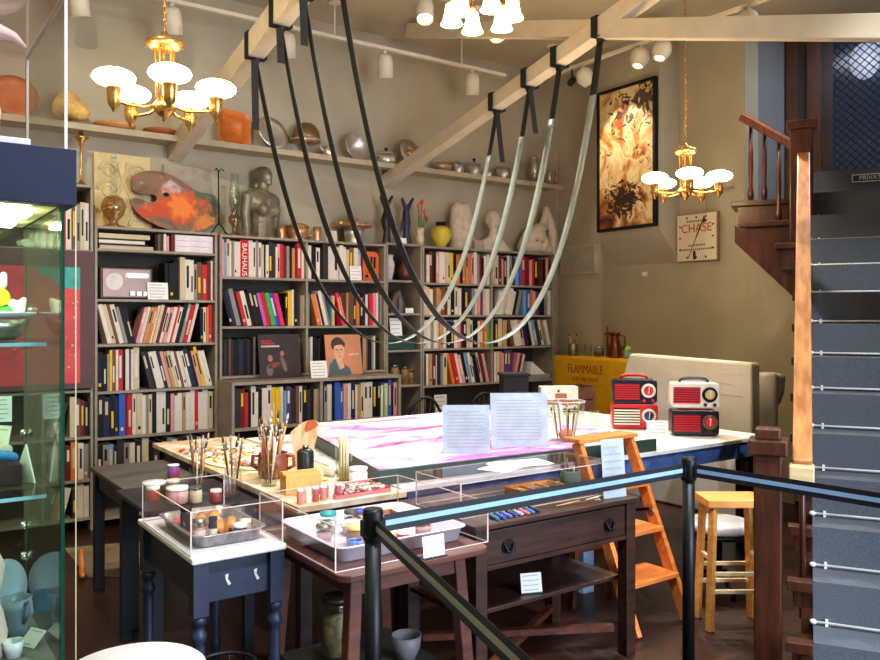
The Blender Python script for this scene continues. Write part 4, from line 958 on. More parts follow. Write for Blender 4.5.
solo('clay_dish', MB().lathe([(.0001, 0), (.08, 0), (.13, .04), (.135, .055), (.125, .055), (.08, .012), (.0001, .01)], 28), mat('red_clay', (168, 92, 52), .6), 'smaller red clay bowl where the sloping brace meets the high shelf', 'dish', (sx(160), VS, ZS))
sq = thing('square_dish', 'square orange glazed baking dish propped upright on the high shelf', 'dish', (sx(234), 6.72, ZS + .002), R(4))
OGL = mat('orange_glaze', (208, 116, 50), .4, var=.08)
Q = Matrix.Rotation(R(-12), 4, 'X') @ Matrix.Rotation(R(5), 4, 'Y')
def rloop(w, h, r, y): return [(x, y, z) for x, z in [(a, b + .165) for a, b in rrect(-w, w, -h, h, r, 6)]]
lv = [rloop(.145, .15, .05, -.02), rloop(.15, .155, .05, -.024), rloop(.14, .145, .05, -.018), rloop(.10, .105, .03, .03), rloop(.10, .105, .03, .036), rloop(.145, .15, .05, -.012)]
def loft(mb, loops, close=True, M=None, cap0=False, cap1=False):
    n = len(loops[0]); vs = [p for l in loops for p in l]
    if M: vs = [M @ Vector(p) for p in vs]
    fs = [(j * n + i, j * n + (i + 1) % n, (j + 1) * n + (i + 1) % n, (j + 1) * n + i) for j in range(len(loops) - 1) for i in range(n)]
    if cap0: fs.append(tuple(range(n))[::-1])
    if cap1: fs.append(tuple((len(loops) - 1) * n + i for i in range(n)))
    return mb.add(vs, fs, 0, True)
loft(MB(), lv[1:5], M=Matrix.Translation((0, .0, .008)) @ Q, cap1=True).build('dish', OGL, sq)
leaning_disc('steel_platter', 'polished steel platter leaning beside the square orange dish', 'platter', 272, 6.71, ZS, .155, dish(.155, .02), STEEL, 20, 12)
dm = thing('cake_dome', 'copper-brown domed cover on a short stand on the high shelf', 'dome', (sx(306), VS, ZS))
MB().lathe([(.0001, 0), (.06, 0), (.06, .008), (.018, .02), (.015, .10), (.03, .115), (.12, .12), (.12, .128), (.0001, .128)], 28).build('stand', COPPER, dm)
MB().lathe([(.128, .129), (.128, .17), (.12, .22), (.09, .27), (.05, .295), (.0001, .305)], 30).build('dome', mat('bronze_mesh', (136, 104, 74), .35, .6), dm)
MB().lathe([(.134, .129), (.134, .15), (.129, .15), (.129, .129)], 30, cap=False).build('rim_band', STEEL, dm)
cr_ = thing('steel_creamer', 'small steel cream jug with a spout next to the domed cover', 'jug', (sx(327), 6.68, ZS))
MB().lathe([(.0001, 0), (.04, 0), (.055, .03), (.05, .08), (.038, .11), (.03, .115), (.0001, .118)], 22).build('body', STEEL, cr_)
MB().tube([(-.045, 0, .05), (-.075, 0, .08), (-.085, 0, .115)], [.012, .01, .006]).build('spout', STEEL, cr_)
leaning_disc('steel_bowl', 'large deep steel bowl turned on its side on the high shelf', 'bowl', 354, 6.73, ZS, .135, [(.0001, -.05), (.06, -.045), (.11, -.015), (.13, .03), (.14, .032), (.13, .036), (.108, -.008), (.0001, -.043)], STEEL, 10, 16)
def pot(name, label, px, r, h, m=STEEL, lid=True, knob=True, handles=0, V=6.69, z=ZS, cat='pot'):
    t = thing(name, label, cat, (onv(px, 150, V)[0], V, z))
    MB().lathe([(.0001, 0), (r * .75, 0), (r * .95, h * .12), (r, h * .4), (r * .97, h), (r * .93, h), (r * .93, h * .3), (.0001, h * .1)], 28).build('body', m, t)
    if lid: MB().lathe([(r * 1.0, h + .001), (r * 1.0, h + .008), (r * .6, h + .026), (.0001, h + .036)], 28, cap=False).build('lid', m, t)
    if lid and knob: MB().lathe([(.0001, h + .034), (.01, h + .036), (.01, h + .05), (.02, h + .058), (.016, h + .07), (.0001, h + .072)], 14).build('knob', BLKM, t)
    for s in (-1, 1)[:handles]: MB().tube([(s * r * .96, -.03, h * .8), (s * r * 1.28, -.025, h * .82), (s * r * 1.28, .025, h * .82), (s * r * .96, .03, h * .8)], .007).build('handle', m, t)
    return t
pot('lidded_pot', 'round steel pot with a dark knobbed lid on the high shelf', 386, .10, .10, handles=1)
def centre(t, Q): MB().lathe([(.0001, .004), (.035, .006), (.038, .022), (.02, .03), (.0001, .032)], 18, M=Q).build('copper_boss', COPPER, t)
FL = [(.0001, 0), (.05, 0), (.07, .004), (.14, .02), (.142, .024), (.07, .009), (.0001, .005)]
leaning_disc('fluted_platter', 'bright round steel platter with a copper centre beside the sloping brace', 'platter', 409, 6.69, ZS, .142, FL, STEEL, 16, 14, centre)
solo('oval_dish', MB().lathe([(.0001, 0), (.06, 0), (.1, .05), (.11, .10), (.1, .10), (.0001, .02)], 26, sy=.7), mat('tan_metal', (190, 160, 120), .35, .5), 'oval tan dish just beyond the sloping brace on the high shelf', 'dish', (sx(443), VS, ZS))
pot('steel_canister', 'plain rounded steel canister, the first beyond the oval tan dish', 458, .062, .115, knob=False)
pot('lidded_pot', 'round steel canister with tall knob, second beyond the oval tan dish', 474, .07, .12)
pot('steel_cup', 'small open steel cup between two steel canisters on the high shelf', 488, .045, .085, lid=False, cat='cup')
pot('steel_canister', 'wide plain steel canister behind the thin end of a dark strap', 503, .075, .13, knob=False)
gd = thing('glass_cloche', 'clear glass dome standing on the high shelf between two straps', 'dome', (sx(520), VS, ZS))
MB().lathe([(.0001, 0), (.085, 0), (.085, .012), (.0001, .012)], 26).build('base', DARKW, gd)
MB().lathe([(.075, .0125), (.075, .16), (.055, .21), (.0001, .235)], 26, cap=False).build('dome', GLASS, gd)
MB().ell((0, 0, .245), (.012, .012, .014), 10, 8).build('knob', GLASS, gd)
for px, r, h, lab in ((534.5, .034, .30, 'tallest slim steel cylinder near the gable end of the high shelf'), (549.5, .034, .17, 'short steel cylinder at the gable end of the high shelf'), (556, .018, .16, 'thinnest copper-toned tube at the very end of the high shelf')):
    t = thing('steel_cylinder', lab, 'cylinder', (sx(px, 6.66), 6.66, ZS))
    MB().lathe([(.0001, 0), (r, 0), (r, h), (r * .88, h), (r * .88, .006), (.0001, .006)], 22).build('body', COPPER if px > 553 else STEEL, t)
    MB().lathe([(r * 1.001, h * .92), (r * 1.06, h * .92), (r * 1.06, h * .96), (r * 1.001, h * .96)], 22, cap=False).build('collar', STEEL, t)

# =====================================================================  things on top of the bookcases
ZT0, VT = 2.3012, 6.64
def tx(px, V=VT): return onv(px, 240, V)[0]
cs = thing('brass_candlestick', 'slender brass candlestick on the tall bookcase behind the vitrine', 'candlestick', (onv(81, 180, 6.62)[0], 6.62, 2.6012))
MB().lathe([(.0001, 0), (.055, 0), (.055, .01), (.02, .03), (.01, .05), (.009, .30), (.016, .31), (.02, .34), (.055, .37), (.055, .378), (.02, .38), (.018, .42), (.012, .42), (.012, .39), (.0001, .385)], 20).build('stem', BRASS, cs)
rl = thing('plaster_relief', 'cream plaster relief panel of scrolling leaves leaning on the wall', 'relief', (onv(124, 200, 6.78)[0], 6.78, ZT0), 0)
PLC = mat('cream_plaster', (220, 200, 148), .8, var=.08)
Q = Matrix.Rotation(R(-4), 4, 'X')
MB().bx(-.22, .22, 0, .025, .002, .62, 0, Q).build('panel', PLC, rl, bev=.006)
rv = MB()
for s in (-1, 1):
    for zc_, rr in ((.14, .08), (.32, .09), (.48, .07)):
        rv.tube([Q @ Vector((s * (.11 + rr * (1 - k / 26) * math.cos(.5 * k)), -.004, zc_ + rr * (1 - k / 26) * math.sin(.5 * k))) for k in range(20)], [.014 - .0004 * k for k in range(20)], 8)
    rv.tube([Q @ Vector((s * (.02 + .05 * math.sin(z * 9)), -.004, z)) for z in [.04 + .03 * k for k in range(18)]], .012, 8)
rv.build('scroll_leaves', PLC, rl)
gl = thing('glass_lamp', 'clear glass lamp with twisted stem in front of the plaster relief', 'lamp', (onv(113.5, 225, 6.62)[0], 6.62, ZT0))
MB().lathe([(.0001, 0), (.09, 0), (.09, .012), (.04, .025), (.03, .05), (.075, .10), (.095, .17), (.07, .23), (.035, .25), (.0001, .255)], 26).build('font', clear('amber_glass', (226, 206, 168), .14, .7), gl)
tw = MB()
for ph in (0, math.pi): tw.tube([(.022 * math.cos(k * .55 + ph), .022 * math.sin(k * .55 + ph), .26 + k * .0085) for k in range(34)], .013, 8)
tw.build('twisted_stem', GLASS, gl)
MB().ell((0, 0, .56), (.02, .02, .02), 12, 8).build('finial', mat('bright_glass', (230, 230, 226), .08, .3), gl)
solo('grey_board', MB().bx(-.20, .20, 0, .012, .001, .58, 0, Matrix.Rotation(R(-6), 4, 'X')), mat('pale_grey_board', (160, 150, 132), .7), 'pale grey board leaning behind the paint-covered palette', 'board', (onv(190, 200, 6.75)[0], 6.75, ZT0))
# the palette
pa = thing('artist_palette', 'large kidney-shaped wooden palette crusted with orange and green paint', 'palette', (onv(180, 229, 6.64)[0], 6.64, ZT0 + .003))
ol = [(-.355, .33), (-.37, .40), (-.33, .46), (-.25, .495), (-.14, .505), (-.03, .48), (.06, .43), (.13, .38), (.20, .355), (.28, .35), (.335, .32), (.355, .26), (.345, .19), (.31, .12), (.25, .06), (.16, .02), (.05, .003), (-.06, .01), (-.17, .04), (-.27, .09), (-.34, .15), (-.378, .22), (-.37, .255), (-.33, .262), (-.28, .25), (-.23, .235), (-.185, .245), (-.17, .275), (-.19, .30), (-.24, .305), (-.30, .30)]
def smooth(p, n=3):
    out = []
    for i in range(len(p)):
        a, b, c, d = (Vector((*p[(i + k) % len(p)], 0)) for k in (-1, 0, 1, 2))
        for j in range(n):
            t = j / n; q = .5 * ((2 * b) + (c - a) * t + (2 * a - 5 * b + 4 * c - d) * t * t + (3 * b - a - 3 * c + d) * t ** 3); out.append((q.x, q.y))
    return out
Q = Matrix.Rotation(R(-11), 4, 'X')
ols = smooth(ol)
PALM = patches_mat('palette_wood', (104, 78, 60), (140, 112, 92), [(.24, .25, .26, .26, (84, 96, 78), 8), (.27, .16, .14, .16, (70, 74, 66), 12), (-.22, .42, .2, .12, (136, 104, 80), 8), (-.06, .36, .12, .07, (196, 186, 190), 10), (.0, .20, .34, .20, (206, 84, 34), 9), (-.2, .16, .22, .10, (196, 72, 40), 9), (.03, .20, .16, .15, (234, 128, 50), 14), (.2, .1, .12, .08, (214, 130, 60), 16)])
MB().prism(ols, 0, .012, 'y', 0, Q).build('board', PALM, pa)
MB().prism([(.025 * math.cos(k * .6) - .095, .018 * math.sin(k * .6) + .31) for k in range(10)], -.003, -.0008, 'y', 0, Q).build('brush_hole', BLKM, pa)
ir = thing('iron_stand', 'small black wrought-iron stand beside the palette end', 'stand', (onv(219, 228, 6.60)[0], 6.60, ZT0))
for s in (-1, 1): MB().tube([(0, 0, .09), (s * .03, 0, .06), (s * .05, 0, .02), (s * .075, -.0, .006)], .006).build('foot', BLKM, ir)
MB().tube([(0, .002, .09), (0, .01, .3), (0, .012, .52), (.02, .0, .55), (.04, -.01, .53)], .006).tube([(0, .012, .52), (-.02, 0, .55), (-.035, -.01, .53)], .006).build('upright', BLKM, ir)
# on the two-bay case
hl = thing('hurricane_lamp', 'tall clear hurricane lamp beside the grey-green bust', 'lamp', (tx(234.5, 6.6), 6.6, 2.2912))
MB().lathe([(.0001, 0), (.055, 0), (.055, .012), (.02, .03), (.018, .08), (.05, .12), (.05, .16), (.02, .2), (.03, .215), (.03, .225), (.0001, .226)], 22).build('font', clear('amber_glass', (226, 206, 168), .14, .7), hl)
MB().lathe([(.03, .226), (.05, .29), (.045, .36), (.034, .43), (.036, .53), (.033, .53), (.032, .43), (.042, .36), (.047, .29), (.028, .226)], 22, cap=False).build('chimney', GLASS, hl)
bu = blob('bronze_bust', [[(0, 0, -.05, .125), (0, 0, .10, .105), (0, 0, .2, .105), (0, 0, .30, .105)], [(-.05, 0, .30, .10), (.05, 0, .30, .10)], [(-.14, .01, .36, .055), (0, .0, .385, .06), (.14, .01, .36, .055)],
    [(0, .0, .38, .052), (.012, -.008, .47, .045)], [(-.165, .01, .35, .052), (-.18, .02, .2, .045), (-.165, .02, .08, .042), (-.16, .02, -.05, .045)], [(.165, .01, .35, .052), (.178, .02, .2, .045), (.165, .02, .08, .042), (.16, .02, -.05, .045)]],
    BRONZE, None, (tx(262, 6.69), 6.69, 2.2912), R(22), .0075, 5,
    (((.02, -.012, .55), (.062, .075, .088)), ((.02, .03, .56), (.068, .07, .08)), ((-.068, -.085, .245), (.056, .055, .056)), ((.068, -.085, .245), (.056, .055, .056)), ((.022, -.088, .545), (.012, .016, .022)), ((.022, -.078, .505), (.022, .015, .01)), ((.022, -.06, .485), (.03, .03, .024)), ((0, .05, .46), (.05, .035, .05))), cut=0)
tag(bu, 'grey-green sculpted bust of an armed nude torso with smooth hair', 'sculpture')
solo('acrylic_block', MB().bx(-.16, .16, -.012, .012, .0, .085), ACRYL, 'low clear acrylic block in front of the grey-green bust', 'block', (tx(262, 6.516), 6.516, 2.2912))
def copper(name, label, px, r, h, V=6.6, cat='cup', z=2.2912, m=COPPER, lid=False, hand=0, prof=None):
    t = thing(name, label, cat, (onv(px, 240, V)[0], V, z))
    MB().lathe(prof or [(.0001, 0), (r * .8, 0), (r * .75, h * .1), (r * .9, h * .5), (r, h), (r * .9, h), (r * .8, h * .5), (.0001, h * .12)], 24).build('body', m, t)
    if lid: MB().lathe([(r * 1.04, h + .0005), (r * 1.04, h + .008), (r * .7, h + .03), (.0001, h + .04)], 24, cap=False).build('lid', m, t); MB().ell((0, 0, h + .05), (.014, .014, .012), 10, 8).build('knob', m, t)
    for s in (-1, 1)[:hand]: MB().tube([(s * r * .95, 0, h * .8), (s * (r + .04), 0, h * .8), (s * (r + .04), 0, h * .45), (s * r * .9, 0, h * .4)], .006).build('handle', m, t)
    return t
copper('copper_cup', 'copper cup between the bust and the copper pot', 281.5, .036, .115)
copper('copper_pot', 'wide lidded copper pot on top of the two-bay bookcase', 297, .105, .12, lid=True, hand=2, cat='pot', V=6.66)
copper('copper_cup', 'copper cup just beyond the wide lidded copper pot', 317, .04, .13, V=6.62)
card('caption_card', 'cream caption card in front of the copper and steel pots', 'card', (tx(332, 6.53), 6.53, 2.2912), .11, .10, 0, 10, 4, CREAM)
sp_ = copper('steel_pot', 'deep steel pot with a copper tray resting across it', 354, .10, .15, V=6.66, cat='pot', m=STEEL, hand=0)
ty = thing('copper_tray', 'round copper tray balanced on the deep steel pot', 'tray', (tx(352, 6.66), 6.66, 2.4417))
MB().lathe([(.0001, 0), (.17, 0), (.19, .014), (.188, .018), (.17, .005), (.0001, .005)], 32).build('dish', COPPER, ty)
kt = copper('copper_kettle', 'small round copper kettle on the copper tray', 351, .055, .075, V=6.66, cat='kettle', z=2.4475, lid=True)
MB().tube([(.04, 0, .03), (.075, 0, .05), (.095, 0, .085)], [.013, .01, .007]).build('spout', COPPER, kt)
copper('copper_cup', 'copper cup at the outer rim of the copper tray', 367, .032, .06, V=6.68, z=2.4475)
copper('copper_cup', 'copper cup on the bust side of the copper tray', 340.5, .03, .06, V=6.66, z=2.4475)
# on the narrow column
def figure(name, label, px, m, twist):
    f = blob(name, [[(0, 0, -.02, .05), (.01 * twist, 0, .12, .032), (-.008, 0, .22, .045), (.012 * twist, 0, .32, .034), (0, 0, .36, .03)], [(0, 0, .34, .026), (-.045, 0, .42, .018), (-.055, 0, .445, .016)], [(0, 0, .34, .026), (.05, 0, .43, .016), (.068, 0, .455, .015)], [(.02 * twist, 0, .27, .02), (.06 * twist, 0, .2, .012), (.07 * twist, 0, .13, .009)]], m, None, (tx(px, 6.64), 6.64, 2.3112), 0, .006, 3, cut=0)
    return tag(f, label, 'sculpture')
figure('dark_figure', 'black forked sculpture with raised horns behind a dark strap', 386, mat('black_bronze', (26, 24, 28), .45), 1)
figure('dark_figure', 'dark blue forked sculpture beside the vase of tulips', 407, mat('blue_bronze', (34, 40, 76), .45), -1)
card('caption_card', 'little white label between the dark sculptures and the tulips', 'card', (tx(403, 6.53), 6.53, 2.3112), .085, .055, 0, 10, 2)
fv = thing('flower_vase', 'small clear vase of red and pink tulips beside the yellow vase', 'vase', (tx(420, 6.6), 6.6, 2.3112))
MB().lathe([(.0001, 0), (.035, 0), (.045, .05), (.035, .13), (.045, .17), (.042, .17), (.032, .13), (.04, .05), (.0001, .008)], 20).build('body', mat('frosted_vase', (206, 190, 160), .2), fv)
stm = MB(); hd = MB()
for k, (dx, dz) in enumerate(((-.03, .36), (.01, .40), (.045, .31), (.065, .24), (-.015, .29))):
    stm.tube([(dx * .2, 0, .10), (dx * .6, -.01, .2), (dx, -.02, dz)], .006)
    b = MB().lathe([(.0001, 0), (.014, .006), (.02, .025), (.015, .045), (.006, .055), (.0001, .05)], 10, (dx, -.02, dz - .004)).build('tulip_bloom', mat('tulip_red', (206, 60, 44), .5) if k % 2 else mat('tulip_pink', (226, 110, 90), .5), fv)
stm.build('stem', mat('tulip_stem', (84, 128, 60), .6), fv)
# on the far case
yv = thing('yellow_vase', 'round glossy yellow vase with a dark neck', 'vase', (tx(441, 6.6), 6.6, 2.3012))
MB().lathe([(.0001, 0), (.045, 0), (.05, .01), (.09, .08), (.105, .135), (.095, .18), (.055, .215), (.0001, .217)], 30).build('body', mat('yellow_glaze_dull', (208, 186, 56), .25), yv)
MB().lathe([(.0001, .2175), (.05, .2175), (.047, .235), (.055, .255), (.05, .255), (.04, .235), (.0001, .225)], 24).build('neck', BLKM, yv)
sc_ = blob('stone_carving', [[(-.06, 0, -.03, .085), (-.07, 0, .2, .08), (-.075, 0, .40, .06), (-.06, 0, .45, .04)], [(.05, 0, -.03, .09), (.05, 0, .22, .075), (.045, 0, .38, .06), (.04, 0, .44, .05)], [(-.01, -.03, .0, .08), (0, -.02, .3, .07), (0, -.0, .43, .05)], [(.09, -.02, .05, .05), (.07, -.03, .2, .045), (.08, -.02, .33, .04)], [(-.02, -.07, .05, .04), (.02, -.06, .25, .03)], [(-.09, -.04, .28, .03), (-.05, -.06, .12, .03)]], STONE, None, (tx(462, 6.68), 6.68, 2.3012), 0, .008, 3, cut=0)
tag(sc_, 'rough upright pale stone carving behind the yellow vase', 'sculpture')
hb = blob('head_bust', [[(-.16, .02, -.02, .06), (-.08, .01, .07, .065), (0, 0, .11, .07), (.08, .01, .07, .065), (.16, .02, -.02, .06)], [(-.1, 0, -.03, .08), (.1, 0, -.03, .08)], [(0, 0, .1, .05), (0, -.005, .23, .045)]], PLASTER, None, (tx(493, 6.66), 6.66, 2.3012), R(-14), .007, 4,
    (((0, -.01, .32), (.068, .08, .098)), ((0, .02, .35), (.078, .08, .08)), ((0, -.092, .315), (.011, .014, .026)), ((0, -.085, .27), (.024, .012, .009)), ((-.027, -.08, .335), (.018, .01, .008)), ((.027, -.08, .335), (.018, .01, .008)), ((-.07, 0, .315), (.01, .02, .03)), ((.07, 0, .315), (.01, .02, .03))), cut=0)
tag(hb, 'pale stone portrait bust with smooth cap of hair', 'sculpture')
card('caption_plaque', 'pinkish plaque leaning in front of the portrait bust', 'plaque', (tx(480, 6.53), 6.53, 2.3012), .13, .10, 0, 12, 3, mat('pink_plaque', (176, 150, 138), .7))
cf = blob('crouching_figure', [[(-.20, 0, .08, .075), (-.12, 0, .2, .085), (.0, 0, .27, .075), (.06, .02, .30, .06)], [(-.2, -.02, .06, .07), (-.05, -.04, .07, .065), (.08, -.05, .05, .055)], [(.06, .02, .3, .05), (.10, .02, .42, .045), (.11, .02, .50, .04)], [(.11, .02, .50, .04), (.165, .01, .36, .045), (.18, .0, .2, .055), (.17, -.01, .05, .06)], [(.02, -.04, .22, .04), (.05, -.07, .12, .035), (.0, -.09, .05, .032)], [(-.24, 0, -.02, .05), (.2, 0, -.02, .06)]], PLASTER, None, (tx(539, 6.66), 6.66, 2.3012), R(-8), .008, 4, (((-.02, -.06, .2), (.05, .055, .06)),), cut=0)
tag(cf, 'pale stone figure crouching with one bent limb raised high', 'sculpture')
solo('stone_slab', MB().bx(-.05, .05, 0, .03, 0, .23, 0, Matrix.Rotation(R(-5), 4, 'X')), PLASTER, 'small pale slab behind the crouching figure at the end of the bookcase', 'slab', (tx(555, 6.775), 6.775, 2.3015))

# =====================================================================  things inside the bookcases
def flat_books(where, x0, z, spec, y=VF + .03):
    zz = z + .001
    for n, (c, w, t, d) in enumerate(spec):
        mb = MB(); e = .003
        mb.bx(e, w - e, .003, d - .003, .003, t - .003, 1).bx(0, w, 0, d, 0, .003, 0).bx(0, w, 0, d, t - .003, t, 0).bx(0, w, 0, .003, .003, t - .003, 0)
        tag(mb.build('book', [BM[c], PAGE], None, (x0 + random.uniform(0, .012), y + random.uniform(0, .02), zz)), '%s book lying flat, %s from the bottom of the pile %s' % (BN[c], nth(n + 1), where), 'book', 'books lying flat')
        zz += t + .0012
flat_books('under the plaster relief', 1.43, 2.13, [('i', .40, .03, .26), ('n', .36, .012, .24), ('w', .34, .024, .25), ('d', .33, .012, .24), ('i', .38, .035, .26)])
for n, (c, h) in enumerate((('k', .13), ('u', .135), ('d', .13), ('w', .14), ('q', .125))):
    t_ = .02; tag(book_mb(t_, .18, h, c, None).build('book', [BM[c], PAGE, BM['k']], None, (1.85 + n * .0225, VF + .03, 2.1308)), '%s upright book, %s from the flat pile, under the palette' % (BN[c], nth(n + 1)), 'book', 'short books under the palette')
for n in range(3):
    t = thing('slipcase', ('bottom', 'middle', 'top')[n] + ' white boxed set with a red spine stacked under the palette', 'box', (1.975, VF + .025, 2.131 + n * .0462))
    MB().bx(.031, .34, 0, .24, 0, .045).build('sleeve', mat('pale_lilac_card', (222, 214, 222), .6), t, bev=.002); MB().bx(0, .03, 0, .24, 0, .045).build('spine', BM['m'], t)
# chrome-fronted radio and its card
rd = thing('vintage_radio', 'brown vintage radio with a chrome face and round white dial in the bookcase', 'radio', (1.64, VF + .05, 1.746))
MB().bx(-.20, .20, 0, .20, 0, .25).build('case', DARKW, rd, bev=.01)
MB().bx(-.18, .18, -.008, -.0005, .015, .235).build('front_plate', mat('brown_chrome', (116, 82, 64), .3, .3), rd, bev=.004)
MB().cyl((-.095, -.012, .135), (-.095, -.0085, .135), .066, n=28).build('dial', mat('dial_white', (206, 196, 190), .4), rd)
MB().prism(rrect(-.01, .165, .165, .205, .018), -.014, -.0085, 'y').build('scale_bar', DULLST, rd)
for k in range(3): MB().bx(.02 + k * .05, .058 + k * .05, -.022, -.0085, .028, .062).build('push_button', DULLST, rd)
card('caption_card', 'white caption card beside the brown radio with round dial', 'card', (1.915 - .0, VF + .02, 1.746), .165, .14, 0, 8, 5) if False else card('caption_card', 'white caption card beside the brown radio with round dial', 'card', (1.87, VF + .015, 1.746), .16, .135, 0, 8, 5)
# orange radio
orr = thing('vintage_radio', 'upright orange plastic radio with three slots in the bookcase', 'radio', (3.835, VF + .05, 1.946))
ORP = mat('orange_plastic', (214, 92, 26), .35)
MB().prism([(-.088, 0), (.088, 0), (.088, .22), (.07, .262), (.03, .275), (-.03, .275), (-.07, .262), (-.088, .22)], 0, .12, 'y').build('case', ORP, orr, bev=.006)
for x in (-.035, 0, .035): MB().bx(x - .011, x + .011, -.004, -.0005, .12, .225).build('speaker_slot', BLKM, orr)
for x in (-.05, .05): MB().cyl((x, -.014, .045), (x, -.0005, .045), .013, n=14).build('knob', BLKM, orr)
MB().prism([(.045 * math.cos(R(k * 18)), .068 + .035 * math.sin(R(k * 18))) for k in range(11)], -.004, -.0005, 'y').build('dial', mat('dark_orange', (150, 60, 20), .4), orr)
card('caption_card', 'white caption card beside the orange radio', 'card', (3.65, VF + .008, 1.946), .12, .13, 0, 5, 4)
# record shelf
def record(x, z, h, c, label, y=VF + .06, t=.016, d=.26):
    o = MB().bx(0, t, 0, d, 0, h).build('record_sleeve', BM[c], None, (x, y, z)); tag(o, label, 'record', 'record sleeves standing in the middle bookcase'); return o
x = 2.39
for k in range(20):
    t = random.uniform(.012, .022); c = 'kkdkudkkkdnkkdkkgkkd'[k]
    record(x, 1.1155, random.uniform(.30, .32), c, '%s record sleeve, %s from the palette end, behind the dark record cover' % (BN[c], nth(k + 1)), t=t); x += t + .001
x = 2.90
for k in range(11):
    t = random.uniform(.014, .022); c = 'kdkkdkkgkiw'[k]
    if x + t > 3.14: break
    record(x, 1.1155, random.uniform(.30, .32), c, '%s record sleeve, %s past the middle, behind the dark record cover' % (BN[c], nth(k + 1)), t=t); x += t + .001
x = 3.172
for k in range(40):
    t = random.uniform(.013, .022); c = 'kgwkkkdkkdkkuttkmdwgiqtwttutdkttuk'[k % 34]
    if x + t > 3.94: break
    record(x, 1.1155, random.uniform(.29, .32), c, '%s record sleeve, %s past the divider, behind the portrait cover' % (BN[c], nth(k + 1)), t=t); x += t + .001
def cover_(loc, label, w, m): 
    t = thing('record_cover', label, 'record cover', loc); 
    return t, Matrix.Rotation(R(-9), 4, 'X')
t, Q = cover_((2.87, 6.41, 1.0895), 'dark record cover with red title standing on the low bookcase', .37, None)
MB().bx(-.19, .19, 0, .005, .002, .375, 0, Q).build('sleeve', mat('maroon_sleeve', (44, 22, 24), .4, var=.3, scale=6), t)
def flat(parent, poly, m, nm, yy, Q): MB().prism(poly, yy - .0006, yy, 'y', 0, Q).build(nm, m, parent)
RDT, WTT = mat('title_red', (200, 40, 44), .5), mat('title_white', (226, 214, 206), .5)
for (x0, x1, z) in ((-.165, -.07, .318), (-.165, -.045, .298)):
    q = MB(); xx = x0
    while xx < x1: q.bx(xx, xx + .012, -.0012, -.0004, z - .007, z + .007, 0, Q); xx += .016
    q.build('title_text', RDT, t)
q = MB(); xx = -.165
while xx < -.01: q.bx(xx, xx + .01, -.0012, -.0004, .266, .28, 0, Q); xx += .014
q.build('title_text', WTT, t)
def oval(cx, cz, a, b, n=20, rot=0): return [(cx + a * math.cos(k * 2 * math.pi / n) * math.cos(rot) - b * math.sin(k * 2 * math.pi / n) * math.sin(rot), cz + a * math.cos(k * 2 * math.pi / n) * math.sin(rot) + b * math.sin(k * 2 * math.pi / n) * math.cos(rot)) for k in range(n)]
flat(t, oval(-.09, .17, .022, .03), mat('print_skin_dark', (176, 104, 80), .5), 'printed_figure', -.0008, Q); flat(t, oval(-.06, .11, .06, .022, 20, .3), mat('print_rust', (130, 50, 34), .5), 'printed_figure', -.0008, Q); flat(t, oval(.03, .12, .02, .07, 20, .3), mat('print_grey', (110, 96, 84), .5), 'printed_figure', -.0008, Q); flat(t, oval(.02, .21, .018, .024), mat('print_skin_dark', (176, 104, 80), .5), 'printed_figure', -.0008, Q); flat(t, oval(-.1, .07, .03, .05), mat('print_grey', (110, 96, 84), .5), 'printed_figure', -.0008, Q)
t, Q = cover_((3.485, 6.41, 1.0895), 'salmon record cover printed with a portrait, on the low bookcase', .36, None)
MB().bx(-.18, .18, 0, .005, .002, .365, 0, Q).build('sleeve', mat('salmon_sleeve', (208, 138, 100), .45, var=.08, scale=5), t)
SK, HR, CT = mat('print_skin', (226, 170, 136), .5), mat('print_hair', (58, 38, 32), .5), mat('print_coat', (70, 96, 112), .5)
flat(t, oval(-.055, .275, .068, .068), HR, 'printed_hair', -.0007, Q); flat(t, [(-.165, .005), (-.15, .1), (-.10, .15), (-.03, .12), (.05, .06), (.07, .005)], CT, 'printed_coat', -.0009, Q)
flat(t, [(-.085, .15), (-.02, .15), (-.0, .07), (-.05, .05)], SK, 'printed_neck', -.0011, Q); flat(t, oval(-.045, .215, .055, .082), SK, 'printed_face', -.0013, Q); flat(t, [(-.11, .25), (-.095, .30), (-.03, .315), (.02, .29), (.015, .25), (-.02, .275), (-.07, .27)], HR, 'printed_fringe', -.0015, Q)
for x in (-.068, -.022): flat(t, oval(x, .23, .011, .005), HR, 'printed_eye', -.0016, Q)
flat(t, oval(-.043, .172, .015, .005), mat('print_lip', (180, 70, 66), .5), 'printed_lips', -.0016, Q); flat(t, oval(-.044, .20, .005, .012), mat('print_nose', (200, 140, 108), .5), 'printed_nose', -.0016, Q)
q = MB(); xx = .055
while xx < .14: q.bx(xx, xx + .01, -.0012, -.0004, .18, .192, 0, Q); xx += .014
q.build('title_text', WTT, t)
card('caption_card', 'white caption card between the two record covers', 'card', (3.145, 6.24, 1.0895), .155, .145, 0, 10, 5)
